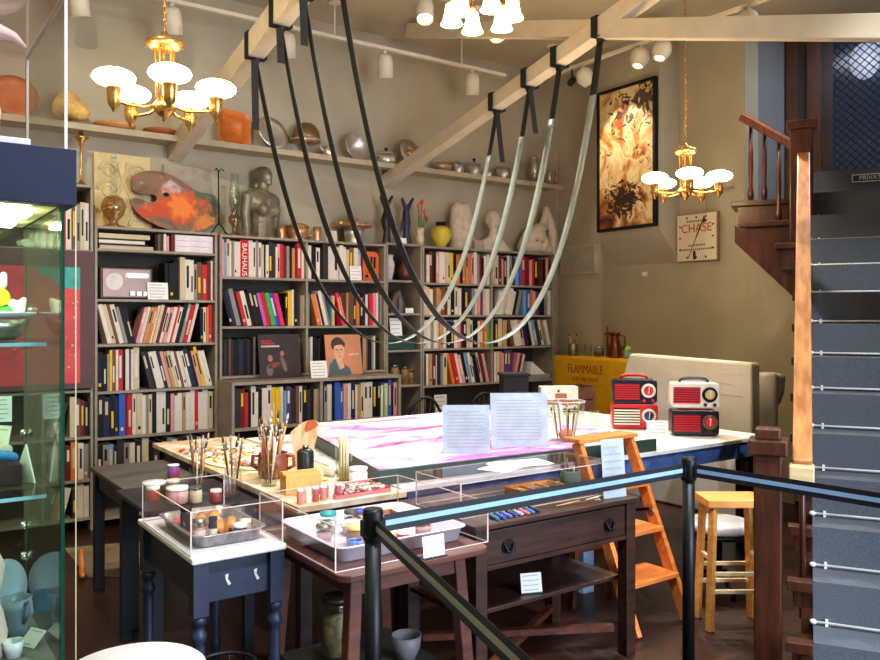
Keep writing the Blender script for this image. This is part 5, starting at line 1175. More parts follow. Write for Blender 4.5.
# narrow column contents
gv = thing('glass_vase', 'cut clear glass vase in the narrow shelves under the black sculpture', 'vase', (4.06, VF + .10, 1.961))
MB().lathe([(.0001, 0), (.035, 0), (.03, .02), (.05, .09), (.055, .15), (.035, .21), (.045, .24), (.04, .24), (.03, .21), (.0001, .02)], 22).build('body', mat('milky_glass', (206, 204, 200), .15), gv)
bv = thing('brown_vase', 'dark red-brown pottery vase next to the cut glass vase', 'vase', (4.25, VF + .12, 1.961))
MB().lathe([(.0001, 0), (.05, 0), (.075, .06), (.07, .13), (.04, .18), (.03, .22), (.045, .25), (.038, .25), (.025, .21), (.0001, .17)], 24).build('body', mat('oxblood', (92, 46, 40), .35), bv)
pm = blob('pottery_figure', [[(-.04, 0, -.01, .06), (-.02, 0, .1, .05), (0, 0, .17, .035)], [(.05, 0, -.01, .05), (.06, 0, .09, .045), (.03, 0, .2, .03)]], mat('dark_pottery', (84, 70, 62), .35, var=.3), None, (4.16, VF + .14, 1.646), 0, .007, 4, cut=0)
tag(pm, 'dark lumpy pottery figure in the narrow shelves, below the brown vase', 'sculpture')
card('caption_card', 'small white label in front of the dark pottery figure', 'card', (4.25, VF + .03, 1.646), .09, .05, 0, 8, 2)
tb = thing('teal_case', 'dark teal hinged case in the narrow shelves', 'case', (4.17, VF + .04, 1.296)); TEAL = mat('teal_leather', (24, 66, 62), .5)
MB().bx(-.15, .15, 0, .2, 0, .09).build('base', TEAL, tb, bev=.006); MB().bx(-.15, .15, 0, .2, .092, .135).build('lid', TEAL, tb, bev=.006); MB().bx(-.02, .02, -.006, -.0005, .078, .105).build('clasp', CHROME, tb)
card('paper_notice', 'white paper notice standing on the dark teal case', 'notice', (4.12, VF + .06, 1.4315), .13, .17, 0, 8, 4)
for k, (x, r, h) in enumerate(((4.12, .05, .17), (4.235, .042, .15), (4.31, .035, .12))):
    j = thing('amber_jar', ('tallest', 'middle', 'shortest')[k] + ' of the amber-filled glass jars low in the narrow shelves', 'jar', (x, VF + .10, .961), 0)
    MB().lathe([(.0001, 0), (r, 0), (r, h * .8), (r * .7, h), (.0001, h)], 20).build('body', mat('amber_fill', (140, 106, 60), .25, var=.2), j); MB().cyl((0, 0, h + .0005), (0, 0, h + .02), r * .75, n=18).build('lid', DULLST, j)
card('paper_notice', 'white paper notice on the far bookcase below its lowest books', 'notice', (4.60, VF + .012, .665), .15, .18, 0, 0, 4, foot=False)
for k, z in enumerate((.941,)):
    solo('paper_stack', MB().bx(0, .30, 0, .24, 0, .05, 0), mat('grey_paper', (150, 146, 142), .8), 'low stack of grey papers at the gable end of the lowest seen book row', 'paper', (5.77, VF + .03, z))
solo('folded_paper', MB().prism([(0, 0), (.22, 0), (.02, .14)], 0, .2, 'y'), WHITEP, 'white paper folded into a wedge on the grey paper stack', 'paper', (5.80, VF + .04, .9925))
# the big red painting by the vitrine
rp = thing('red_painting', 'red and teal abstract panel leaning inside the bookcase behind the vitrine', 'painting', (.92, 6.485, 1.08), 0)
MAR = mat('maroon_mount', (86, 48, 48), .6)
MB().bx(-.46, .465, -.012, 0, -.005, 1.02).build('mount', MAR, rp)
REDA = paint_mat('red_abstract', [(120, 20, 24), (196, 30, 36), (214, 44, 40), (176, 60, 44), (70, 90, 60)], 3.2, .5, (1, 1, 1), 1, 4, [.25, .42, .55, .66, .8])
MB().bx(-.46, .366, -.017, -.0125, .035, .895).build('canvas', REDA, rp)
TL = paint_mat('teal_abstract', [(20, 100, 90), (40, 160, 150), (60, 130, 110)], 5, .5)
q = MB().prism([(.05, .895), (.366, .895), (.366, .73), (.28, .74), (.2, .78), (.1, .84)], -.0195, -.0175, 'y'); q.build('teal_patch', TL, rp)
MB().prism([(-.46, .78), (-.35, .83), (-.2, .78), (-.1, .68), (-.02, .6), (-.1, .56), (-.25, .62), (-.46, .62)], -.0195, -.0175, 'y').build('teal_patch', TL, rp)
dd = MB(); r_ = random.Random(5)
for k in range(46):
    a, b, s_ = r_.uniform(-.1, .35), r_.uniform(.14, .66), r_.uniform(.003, .010); dd.prism(oval(a, b, s_, s_, 8), -.0205, -.018, 'y')
dd.build('paint_speck', mat('gold_speck', (206, 150, 90), .5), rp)
# =====================================================================  things on the work tables
BR_H = [mat('handle_red', (140, 52, 36), .4), mat('handle_tan', (196, 150, 96), .4), mat('handle_brown', (96, 56, 36), .4), mat('handle_cream', (226, 206, 170), .4)]
FERR = mat('ferrule', (186, 176, 160), .3, 1); BRIS = [mat('bristle_dark', (64, 44, 32), .8), mat('bristle_tan', (190, 140, 86), .8), mat('bristle_grey', (170, 160, 150), .8)]
def brush(loc, L, rz, tilt, k, label, group, r=.0045, wide=1.0):
    t = thing('paintbrush', label, 'paintbrush', loc, 0, group); t.rotation_euler = (0, R(tilt), R(rz))
    MB().lathe([(.0001, 0), (r * .5, .002), (r * .7, L * .3), (r, L * .6), (r * .8, L * .78), (.0001, L * .78)], 8).build('handle', BR_H[k % 4], t)
    MB().lathe([(r * .85, L * .781), (r * 1.1 * wide, L * .87), (.0001, L * .87)], 8, sy=1 / wide).build('ferrule', FERR, t)
    MB().lathe([(.0001, L * .8705), (r * 1.1 * wide, L * .8705), (r * 1.3 * wide, L * .93), (r * .5 * wide, L * .99), (.0001, L)], 8, sy=1 / wide).build('bristles', BRIS[k % 3], t)
def brushes(cx, cy, z, r, n, L, label, group, seed, tl=12, br=.0045, h=.12):
    g = random.Random(seed)
    for k in range(n):
        a = 360 * k / n + g.uniform(-8, 8); q = r * (.25 + .1 * (k % 2)); tt = g.uniform(tl * .45, tl)
        # feet stay inside the pot, heads fan out
        brush((cx + q * math.cos(R(a)), cy + q * math.sin(R(a)), z), L * g.uniform(.86, 1.05), a, min(tt, math.degrees(math.atan((r * .86 - q - br * 1.6) / h))), k + seed, label, group, br)
def jar(name, label, x, y, z, r, h, m=GLASS, lid=None, fill=None, cat='jar', lh=.014, label_m=None):
    t = thing(name, label, cat, (x, y, z)); th = min(.003, r * .08)
    MB().lathe([(.0001, 0), (r * .92, 0), (r, h * .06), (r, h * .8), (r * .93, h * .9), (r * .93, h), (r * .93 - th, h), (r * .93 - th, h * .9), (r - th, h * .8), (r - th, h * .08), (.0001, .004)], 24).build('body', m, t)
    if fill: MB().lathe([(.0001, .0045), (r - 1.6 * th, .0045 + h * .08), (r - 1.6 * th, h * .72), (.0001, h * .74)], 20).build('contents', fill, t)
    if lid: MB().lathe([(.0001, h + .0005), (r * .99, h + .0005), (r, h + .002), (r, h + lh), (.0001, h + lh + .001)], 24).build('lid', lid, t)
    if label_m: MB().lathe([(r + .0006, h * .18), (r + .0006, h * .62)], 24, cap=False).build('paper_label', label_m, t)
    return t
g1 = 'brushes in glass jars behind the smaller acrylic cover'
for (x, y, z), nm, sd in (((1.315, 3.92, .7455), 'beside the striped paint jar', 1), ((1.44, 3.78, .7455), 'next to the paint table edge', 2), ((1.60, 3.72, .7805), 'at the front of the paint table', 3)):
    jar('brush_jar', 'clear glass jar packed with brushes ' + nm, x, y, z, .042, .12)
    brushes(x, y, z + .009, .042, 9, .285, 'slim paintbrush standing in the glass jar ' + nm, g1 + ', ' + nm, sd)
jar('paint_tin', 'round white-topped paint tin nearest the charcoal table', 1.13, 4.0, .7455, .055, .05, DULLST, WHITE, None, 'tin')
jar('striped_jar', 'squat pink-striped jar with a pale lid behind the metal tray', 1.165, 3.76, .7455, .05, .062, mat('pink_stripe', (190, 120, 120), .35, col2=(220, 190, 180), scale=30, stretch=(1, 1, .1)), WHITE)
jar('paint_can', 'tiny blue and red paint can on the charcoal table', 1.38, 4.52, .7205, .032, .062, mat('blue_red_can', (40, 90, 170), .4, col2=(190, 40, 60), scale=9), WHITE, None, 'can', .006)
pp = thing('paint_palette', 'pale oval palette heaped with dabs of white, black and yellow paint', 'palette', (1.765, 4.45, .7805), R(8))
MB().lathe([(.0001, 0), (.19, 0), (.2, .004), (.19, .008), (.0001, .008)], 32, sx=1.1, sy=1.9).build('board', CREAM, pp)
DC = [mat('dab_%d' % i, c, .4) for i, c in enumerate(((240, 236, 226), (36, 34, 32), (230, 180, 50), (96, 120, 80), (206, 120, 60), (170, 170, 160), (244, 240, 230)))]
g = random.Random(9)
for i, m in enumerate(DC):
    mb = MB()
    for k in range(26):
        a, q = g.uniform(0, 6.28), math.sqrt(g.random()) * .185; s_ = g.uniform(.012, .026); mb.ell((q * math.cos(a) * .9, q * math.sin(a) * 1.65, .0165 + .002 * i), (s_, s_ * .8, s_ * .55), 8, 6)
    mb.build('paint_dabs', m, pp)['kind'] = 'stuff'
pot_ = thing('clay_jug', 'brown two-handled clay jug full of large brushes', 'jug', (1.70, 3.90, .7805), R(-35))
CL = mat('brown_clay', (126, 60, 36), .4)
MB().lathe([(.0001, 0), (.065, 0), (.075, .02), (.078, .09), (.07, .115), (.074, .128), (.068, .128), (.064, .11), (.07, .08), (.066, .02), (.0001, .01)], 28).build('body', CL, pot_)
for s in (-1, 1): MB().tube([(s * .072, 0, .11), (s * .105, 0, .11), (s * .108, 0, .06), (s * .076, 0, .045)], .009).build('handle', CL, pot_)
brushes(1.70, 3.90, .8005, .066, 9, .31, 'long artist brush standing in the brown two-handled jug', 'brushes in the brown jug', 5, 15, .006)
bk = thing('black_canister', 'black spray canister with a pale cap beside the brown jug', 'canister', (1.868, 3.87, .7805))
MB().lathe([(.0001, 0), (.042, 0), (.044, .006), (.044, .12), (.03, .135), (.0001, .136)], 24).build('body', mat('charcoal_tin', (44, 44, 44), .35, .3, var=.3), bk)
MB().lathe([(.0001, .1365), (.016, .1365), (.016, .155), (.0001, .157)], 14).build('cap', DULLST, bk)
fb = thing('paper_scoop', 'orange and white flared paper scoop standing behind the black canister', 'scoop', (1.93, 4.02, .785), R(-35))
MB().prism(smooth([(-.035, 0), (.04, 0), (.06, .12), (.085, .235), (.05, .26), (0, .25), (-.055, .21), (-.07, .18), (-.055, .1)]), -.012, -.004, 'y').build('outer_sheet', mat('orange_paper', (222, 146, 84), .7, col2=(240, 206, 170), scale=7, stretch=(6, 1, 1)), fb)
MB().prism(smooth([(.01, .2), (.05, .215), (.08, .235), (.06, .262), (.02, .255)]), -.016, -.0125, 'y').build('rust_edge', mat('rust_paper', (176, 84, 44), .7), fb)
sb = thing('card_bundle', 'bundle of tan card blanks standing on edge beside the brown jug', 'card', (1.66, 3.49, .7805), R(-8))
g = random.Random(3)
for k in range(9): MB().bx(-.085, .085, -.05 + k * .0115, -.041 + k * .0115, 0, .088 + g.uniform(0, .014), 0, Matrix.Rotation(R(g.uniform(-1, 1)), 4, 'Z')).build('card_blank', mat('tan_card', (222, 172, 96), .7, col2=(196, 140, 70), scale=30, stretch=(8, 8, .4)), sb)
tj = jar('stick_jar', 'tall glass jar full of pale wooden sticks beside the drawing board', 1.965, 3.63, .7805, .042, .21, GLASS)
for k in range(9):
    a = R(40 * k); q = .017 if k else 0; s_ = solo('wooden_stick', MB().cyl((0, 0, 0), (0, 0, .20 + .005 * (k % 4)), .0055, n=8), mat('stick_wood', (232, 212, 170), .6), 'pale wooden stick standing in the tall glass jar', 'stick', (1.965 + q * math.cos(a) * 1.2, 3.63 + q * math.sin(a) * 1.2, .7855), 0, 'pale sticks in the tall jar')
jar('white_pot', 'round white lidded pot at the corner of the drawing board', 1.975, 3.50, .7805, .046, .07, WHITE, WHITE)
rg = blob('paint_rag', [[(-.08, 0, .015, .016), (-.03, .03, .022, .024), (.03, .0, .02, .022), (.07, .03, .014, .018)], [(-.05, -.04, .012, .014), (.02, -.04, .018, .02), (.06, -.02, .012, .014)]], mat('white_rag', (232, 224, 208), .9, var=.05), None, (1.995, 3.80, .7805), R(60), .007, 2)
tag(rg, 'crumpled white paint rag beside the tall jar of sticks', 'cloth')
for k, (x, y, a) in enumerate(((1.80, 3.70, 25), (1.83, 3.66, 12), (1.84, 3.74, 40))):
    solo('flat_stick', MB().bx(-.07, .07, -.012, .012, 0, .004), mat('yellow_stick', (226, 190, 96), .6), 'yellow flat stick, %s of three lying before the rag' % ('first', 'second', 'third')[k], 'stick', (x, y, .7808 + .0046 * k), R(a), 'flat sticks before the rag')
pk = thing('pink_tray', 'long pink shallow tray at the front of the paint table', 'tray', (1.865, 3.345, .7805), R(3))
PK = mat('pink_card', (206, 112, 112), .6)
MB().bx(-.15, .15, -.09, .09, 0, .004).build('base', PK, pk); MB().bx(-.15, .15, .0865, .09, .0042, .03).bx(-.15, .15, -.09, -.0865, .0042, .016).bx(-.15, -.1465, -.0865, .0865, .0042, .022).bx(.1465, .15, -.0865, .0865, .0042, .022).build('rim', PK, pk)
sh_ = MB(); g = random.Random(7)
for k in range(150): sh_.ell((g.uniform(-.125, .125), g.uniform(-.068, .068), .014 + g.uniform(.0, .016)), (g.uniform(.008, .016), g.uniform(.008, .013), g.uniform(.005, .009)), 8, 6, g.choice((0, 0, 1, 2)))
tag(sh_.build('shells', [mat('shell_pale', (226, 204, 190), .5), mat('shell_pink', (196, 140, 124), .5), mat('shell_brown', (130, 88, 70), .5)], None, (1.865, 3.345, .781)), 'heap of tiny pale shells filling the long pink tray', 'shells', None, 'stuff')
for k, (x, y, r, h, m, l) in enumerate(((1.09, 3.88, .03, .05, (190, 70, 60), (232, 226, 216)), (1.24, 3.72, .028, .06, (206, 190, 150), (60, 58, 60)), (1.32, 3.68, .026, .045, (150, 60, 66), (226, 206, 190)), (1.19, 3.90, .032, .07, (120, 96, 70), (200, 190, 176)))):
    jar('paint_jar', ('squat red', 'pale tan', 'short crimson', 'brown-filled')[k] + ' paint jar among the tins behind the smaller acrylic cover', x, y, .7455, r, h, mat('jar_tint_%d' % k, m, .35), mat('jar_lid_%d' % k, l, .4))
g = random.Random(21)
solo('spattered_sheet', MB().bx(-.13, .13, -.2, .2, 0, .0015), paint_mat('spatter', [(240, 234, 224), (236, 226, 210), (90, 80, 70), (230, 200, 120), (240, 236, 228), (180, 90, 70)], 14, .6, (1, 1, 1), .5, 4, [.3, .52, .55, .6, .64, .72]), 'paper sheet spattered with paint lying past the dabbed palette', 'paper', (1.93, 4.88, .7804), R(6))
for k in range(12):
    x, y = 1.575 + .045 * (k % 4) + g.uniform(-.006, .006), 4.80 + .085 * (k // 4)
    t_ = thing('paint_tube', '%s squeezed paint tube, %s in the scatter past the dabbed palette' % (('white', 'ochre', 'red', 'olive', 'grey', 'blue')[k % 6], nth(k + 1)), 'paint tube', (x, y, .7895), R(60 + g.uniform(-9, 9)), 'squeezed tubes on the paint table')
    MB().cyl((-.03, 0, 0), (.025, 0, 0), .0085, n=10).bx(-.042, -.03, -.009, .009, -.002, .002).build('body', mat('squeezed_%d' % (k % 6), ((236, 232, 226), (206, 160, 70), (196, 60, 50), (120, 124, 80), (180, 178, 180), (80, 100, 150))[k % 6], .4), t_); MB().cyl((.0255, 0, 0), (.036, 0, 0), .005, n=8).build('cap', BLKM, t_)
for k in range(6):
    jar('pigment_vial', '%s of the small pink and white vials lined up before the card bundle' % nth(k + 1), 1.555 + .04 * k, 3.275 + .004 * k, .7805, .015, .055, (PKM_ := mat('vial_%d' % (k % 3), ((214, 130, 130), (232, 222, 212), (176, 80, 84))[k % 3], .35)), WHITE, None, 'vial', .01)
# trays
def tray(name, label, cx, cy_, z, w, d, h, m, rim=.014):
    t = thing(name, label, 'tray', (cx, cy_, z))
    def L(k, zz, r): return [(x, y, zz) for x, y in rrect(-w / 2 - k, w / 2 + k, -d / 2 - k, d / 2 + k, r, 5)]
    loft(MB(), [L(-.028, .0005, .03), L(-.012, .004, .035), L(0, h, .04), L(rim, h + .002, .05), L(rim, h + .005, .05), L(-.003, h + .004, .04), L(-.016, .007, .033), L(-.03, .004, .03)], cap0=True, cap1=True).build('pan', m, t)
    return t
TRM = mat('speckled_tin', (176, 172, 172), .3, .7, var=.3, scale=40); ENM = mat('lilac_enamel', (216, 208, 222), .3, var=.06)
t = tray('metal_tray', 'speckled metal tray of ink bottles on the dark blue table', 1.11, 3.15, .7505, .27, .44, .045, TRM)
t2 = tray('enamel_tray', 'large pale enamel tray of jars on the red-brown table', 1.65, 2.81, .7205, .56, .50, .055, ENM)
zA, zB_ = .7565, .7265
LBL = mat('old_label', (226, 200, 190), .7, col2=(190, 60, 60), scale=40, lo=.55, hi=.7)
# in the small tray
jar('ink_bottle', 'stout smoky ink bottle at the vitrine end of the metal tray', 1.02, 3.18, zA, .022, .085, mat('smoky', (70, 62, 54), .15, var=.3), BLKM)
jar('ink_bottle', 'clear ink bottle with a red printed label in the metal tray', 1.022, 3.03, zA, .024, .07, GLASS, DULLST, mat('pink_ink', (196, 150, 140), .4), label_m=LBL)
jar('ink_bottle', 'slim dark ink bottle with pale label in the metal tray', 1.068, 3.01, zA, .016, .075, mat('dark_ink', (30, 32, 40), .2), BLKM, label_m=CREAM)
for k, (x, y, L, a) in enumerate(((1.118, 3.085, .14, 68), (1.175, 3.105, .14, 68), (1.105, 3.255, .12, 68), (1.162, 3.27, .12, 68))):
    t_ = thing('cork_roll', 'tan cork printing roll, %s from the front in the metal tray' % ('first', 'second', 'third', 'fourth')[k], 'roll', (x, y, zA + .021), R(a), 'tan rolls in the metal tray')
    MB().cyl((-L / 2, 0, 0), (L / 2, 0, 0), .0205, n=20).build('sleeve', mat('cork_orange', (214, 140, 70), .6, var=.15, scale=20), t_)
    for s in (-1, 1): MB().cyl((s * (L / 2 + .0005), 0, 0), (s * (L / 2 + .006), 0, 0), .008, n=10).build('core', DARKW, t_)
for k, (x, y, c) in enumerate(((1.045, 3.105, 0), (1.045, 3.255, 1), (1.02, 3.30, 0))):
    o = blob('sponge_pad', [[(-.018, 0, .014, .014), (.018, 0, .016, .016)]], mat('pink_sponge', (206, 96, 96), .9) if not c else mat('rose_sponge', (226, 150, 140), .9), None, (x, y, zA), R(30 * k), .005, 2)
    tag(o, ('deep pink', 'pale rose', 'rear deep pink')[k] + ' sponge pad in the metal tray behind the ink bottles', 'sponge')
jar('lidded_jar', 'dark purple jar with a white lid in the metal tray', 1.165, 2.985, zA, .027, .042, mat('purple_ink', (66, 30, 56), .2), WHITE)
jar('lidded_jar', 'tan jar with a cream lid beside the purple jar', 1.205, 3.03, zA, .022, .042, mat('tan_ink', (186, 164, 120), .3), CREAM)
# in the large tray
PKF, TEF = mat('pink_powder', (214, 150, 150), .7), mat('teal_powder', (40, 150, 140), .7)
jar('pigment_jar', 'small clear jar of pink pigment at the corner of the enamel tray', 1.46, 2.86, zB_, .032, .05, GLASS, DULLST, PKF)
jar('pigment_jar', 'clear jar of teal pigment in the enamel tray', 1.52, 2.94, zB_, .034, .075, GLASS, mat('teal_lid', (30, 140, 140), .4), mat('white_powder', (232, 226, 216), .7))
pb = thing('paint_bowl', 'pale pink bowl of paint flakes in the enamel tray', 'bowl', (1.60, 2.87, zB_))
MB().lathe([(.0001, 0), (.035, 0), (.05, .03), (.056, .05), (.052, .05), (.045, .03), (.0001, .012)], 26).build('body', mat('pink_bowl', (226, 196, 186), .4), pb); MB().lathe([(.0001, .036), (.045, .036), (.03, .042), (.0001, .044)], 20).build('contents', mat('flakes', (216, 186, 170), .8, col2=(170, 120, 104), scale=60), pb)
jar('pigment_jar', 'stout jar with a yellow lid near the front of the enamel tray', 1.525, 2.71, zB_, .042, .07, mat('ochre_fill', (150, 110, 66), .3), mat('pale_yellow_lid', (232, 206, 130), .4))
jar('pigment_jar', 'ribbed blue jar in the front corner of the enamel tray', 1.475, 2.635, zB_, .03, .052, mat('blue_ribbed', (70, 110, 190), .25, col2=(130, 160, 220), scale=40, stretch=(1, 1, .1)), None)
solo('wood_block', MB().bx(-.06, .06, -.035, .035, 0, .04), PALEW, 'pale wooden printing block behind the barrier post in the enamel tray', 'block', (1.605, 2.665, zB_), R(20), bev=.003)
bo = thing('paint_box', 'open brown box with compartments at the rear of the enamel tray', 'box', (1.76, 2.95, zB_), R(-6))
MB().bx(-.09, .09, -.06, .06, 0, .006).build('base', PALEW, bo); MB().bx(-.09, .09, .056, .06, .0062, .045).bx(-.09, .09, -.06, -.056, .0062, .045).bx(-.09, -.086, -.056, .056, .0062, .045).bx(.086, .09, -.056, .056, .0062, .045).build('side_board', mat('box_brown', (170, 110, 70), .6), bo)
MB().bx(-.08, .08, -.05, .05, .0065, .03).build('contents', mat('brown_pigment', (186, 130, 96), .9, var=.25, scale=30), bo)
jar('pigment_jar', 'clear jar with a grey lid behind the pale pink bowl', 1.64, 2.97, zB_, .028, .06, GLASS, mat('dark_lid', (70, 64, 66), .4), PKF)
jar('pigment_jar', 'little jar with a bright blue lid at the rear of the enamel tray', 1.685, 2.985, zB_, .024, .055, GLASS, mat('blue_lid', (60, 70, 200), .4), mat('white_powder', (232, 226, 216), .7))
jar('pigment_jar', 'wide jar with a red lid near the desk end of the enamel tray', 1.835, 2.735, zB_, .045, .045, GLASS, mat('red_lid', (220, 50, 40), .4), PKF)
jar('pigment_jar', 'white plastic tub between the red lid and the barrier belt', 1.745, 2.70, zB_, .033, .05, WHITE, mat('pale_lid', (206, 200, 204), .4))
jar('pigment_jar', 'small jar of red paint beside the white tub', 1.69, 2.645, zB_, .026, .04, mat('red_paint', (206, 56, 44), .4), WHITE)
bottle_ = jar('pigment_jar', 'grey-lidded jar at the far desk corner of the enamel tray', 1.81, 2.83, zB_, .022, .05, mat('rose_fill', (196, 160, 160), .4), DULLST)
card('caption_card', 'white caption card standing at the front of the red-brown table', 'card', (1.70, 2.444, .7205), .095, .075, 0, 8, 4, None, True)
# desk, under its cover
zC = .7505
YP = mat('pencil_yellow', (226, 160, 60), .4)
for k in range(8):
    t_ = thing('pencil', 'yellow pencil, %s in the loose row under the desk cover' % ('first', 'second', 'third', 'fourth', 'fifth', 'sixth', 'seventh', 'eighth')[k], 'pencil', (2.37 + .012 * (k % 3), 2.83 + k * .0155, zC + .007), R(-4 + 1.0 * (k % 3)), 'yellow pencils under the desk cover')
    MB().cyl((-.09, 0, 0), (.07, 0, 0), .0062, n=6).build('shaft', YP, t_); MB().cyl((.0705, 0, 0), (.092, 0, 0), .006, .001, 6).build('tip', PALEW, t_)
wb = thing('watercolour_box', 'open wooden paint box with rows of colour pans under the desk cover', 'box', (2.67, 2.93, zC), R(0))
MB().bx(-.14, .14, -.11, .11, 0, .006).build('base', HONEYW, wb)
MB().bx(-.14, .14, .104, .11, .0062, .03).bx(-.14, .14, -.11, -.104, .0062, .03).bx(-.14, -.134, -.104, .104, .0062, .03).bx(.134, .14, -.104, .104, .0062, .03).bx(-.05, -.044, -.104, .104, .0062, .026).bx(.044, .05, -.104, .104, .0062, .026).build('divider', HONEYW, wb)
PC = [(70, 110, 100), (60, 130, 140), (110, 90, 60), (190, 180, 170), (150, 70, 50), (70, 80, 110), (200, 170, 90), (110, 120, 120), (60, 90, 70)]
for k in range(9): 
    i, j = k % 3, k // 3; MB().bx(-.125 + .094 * i, -.06 + .094 * i, -.095 + .068 * j, -.045 + .068 * j, .0064, .018).build('colour_pan', mat('pan_%d' % k, PC[k], .5), wb)
TC = [(40, 120, 130), (60, 80, 170), (90, 100, 180), (40, 50, 110), (170, 170, 190), (206, 110, 110), (60, 110, 190), (40, 44, 60)]
for k in range(8):
    t_ = thing('paint_tube', '%s paint tube, %s in the row along the desk front' % (('teal', 'blue', 'violet', 'navy', 'silver', 'rose', 'sky blue', 'black')[k], nth(k + 1)), 'paint tube', (2.16 + k * .033, 2.675, zC + .009), R(84 + 3 * (k % 3)), 'paint tubes along the desk front')
    MB().cyl((-.035, 0, 0), (.025, 0, 0), .0085, n=12).bx(-.045, -.035, -.008, .008, -.002, .002).build('body', mat('tube_%d' % k, TC[k], .4), t_); MB().cyl((.0255, 0, 0), (.037, 0, 0), .005, n=10).build('cap', BLKM, t_)
for k, (x, y, a) in enumerate(((2.52, 2.668, 4), (2.62, 2.66, -5), (2.72, 2.68, 8))):
    brush((x, y, zC + .007), .16, a, 90, k + 1, 'small brush lying on the desk edge, %s from the paint tubes' % ('first', 'second', 'third')[k], 'brushes on the desk edge')
gc = jar('green_can', 'dull green can of brushes inside the end of the desk cover', 2.885, 2.95, zC, .052, .085, mat('dull_green', (92, 118, 104), .5), None, None, 'can')
for k in range(4): brush((2.885 + .012 * math.cos(k * 1.6), 2.95 + .012 * math.sin(k * 1.6), zC + .007), .138, 90 * k, 6, k, 'short brush standing in the dull green can', 'brushes in the green can')
# papers on the lid and text sheets
for k, (x, y, a, w) in enumerate(((2.40, 2.90, 20, .20), (2.52, 2.92, -14, .26), (2.50, 2.91, -6, .26), (2.53, 2.905, -10, .25))):
    solo('loose_sheet', MB().bx(-w / 2, w / 2, -.075, .075, 0, .0022), WHITEP, 'loose white paper sheet, %s up in the scatter on the desk cover' % ('first', 'second', 'third', 'fourth')[k], 'paper', (x, y, .9056 + .0026 * k), R(a), 'white papers on the desk cover')
PALEINK = mat('pale_blue_ink', (186, 206, 222), .8)
BLUEPAPER = mat('blue_white_paper', (238, 245, 250), .7, var=.02)
def text_stand(label, loc, w, h, rz, tilt, lines, m):
    t = card('text_panel', label, 'text panel', loc, w, h, rz, tilt, lines, m, False, None, .002)
    t.children[1].data.materials[0] = PALEINK
    Q = Matrix.Rotation(R(-tilt), 4, 'X')
    MB().bx(-w / 2 - .008, w / 2 + .008, -.0035, -.0015, .0005, h + .008, 0, Q).build('acrylic_front', ACRYL, t); MB().bx(-w / 2 - .008, w / 2 + .008, 0, .055, -.0, .003).build('acrylic_foot', ACRYL, t)
    return t
text_stand('large text panel in clear stand at the middle of the drawing board front', (2.66, 3.52, ZB - .0005), .26, .265, R(-33), 10, 11, BLUEPAPER)
text_stand('larger blue-white text panel beside the tall glass brush vase', (3.05, 3.53, ZB - .0005), .33, .31, R(-33), 10, 13, BLUEPAPER)
ts = text_stand('tall narrow white text panel on the drawer end of the desk', (2.885, 2.652, zC), .135, .275, R(-8), 5, 7, WHITEP)
MB().tube([(.012 * math.cos(a), -.0012, .235 + .016 * math.sin(a)) for a in [k * .52 for k in range(12)]], .0012, 5, closed=True).build('printed_emblem', mat('emblem_grey', (150, 170, 176), .6), ts)
# big glass vase with brushes
gv_ = thing('glass_vase', 'wide clear glass cylinder vase of brushes on the drawing board', 'vase', (3.44, 3.56, ZB))
MB().lathe([(.0001, 0), (.10, 0), (.105, .01), (.115, .22), (.118, .235), (.114, .235), (.11, .22), (.1, .014), (.0001, .012)], 32).build('body', GLASS, gv_)
MB().tube([(.116 * math.cos(a), .116 * math.sin(a), .2395) for a in [k * math.pi / 18 for k in range(36)]], .0028, 6, closed=True).build('rim', mat('bright_glass', (230, 230, 226), .08, .3), gv_)
for k in range(9):
    a = 40 * k; q = .05
    brush((3.44 + q * math.cos(R(a)), 3.56 + q * math.sin(R(a)), ZB + .014), .19 + .02 * (k % 3), a, 8 + 5 * (k % 2), k, 'paint-stained brush standing in the wide glass vase', 'brushes in the wide glass vase', .006)
for k, (x, y) in enumerate(((3.43, 3.55), (3.455, 3.57))): pass
og = blob('orange_sponge', [[(-.03, 0, .025, .025), (.02, 0, .03, .028)]], mat('orange_sponge', (222, 130, 80), .9), None, (3.44, 3.56, ZB + .014), 0, .006, 2)
tag(og, 'orange sponge at the bottom of the wide glass vase', 'sponge')
# far end of the board and table
zE = .7805
pj = thing('slide_projector', 'boxy black stepped slide projector on the far end of the work table', 'projector', (4.27, 5.05, zE), R(-30))
MB().bx(-.14, .14, -.12, .12, 0, .10).build('base', BLKM, pj, bev=.006); MB().bx(-.115, .14, -.11, .12, .1005, .2).build('body', BLKM, pj, bev=.006); MB().bx(-.08, .125, -.10, .11, .2005, .35).build('lamp_house', BLKM, pj, bev=.006); MB().bx(-.095, .14, -.11, .12, .3505, .375).build('top_plate', BLKM, pj, bev=.004)
MB().cyl((.02, -.121, .05), (.02, -.165, .05), .04, .036, 20).build('lens', mat('lens_dark', (30, 30, 36), .1), pj)
for k in range(4): MB().bx(-.10, -.0, -.1225, -.1205, .02 + k * .018, .028 + k * .018).build('vent_slot', BLKM, pj)
card('caption_card', 'small white caption card on the drawing board before the projector', 'card', (4.0, 4.78, ZB), .14, .10, R(-35), 10, 4)
bx_ = thing('printed_carton', 'white and brown printed carton on the far corner of the work table', 'carton', (4.82, 5.08, zE), R(-30))
MB().bx(-.16, .16, -.06, .06, 0, .23).build('box', mat('carton_white', (232, 226, 216), .6), bx_, bev=.003)
MB().bx(-.16, .16, -.0622, -.0603, .08, .125).bx(-.04, .06, -.0622, -.0603, .126, .18).build('brown_print', mat('carton_brown', (170, 104, 70), .6), bx_)
MB().bx(-.16, .16, -.0622, -.0603, .04, .052).bx(-.16, .16, -.0622, -.0603, .02, .03).bx(-.02, -.002, -.0622, -.0603, .19, .21).build('dark_print', mat('carton_dark', (70, 56, 48), .6), bx_)
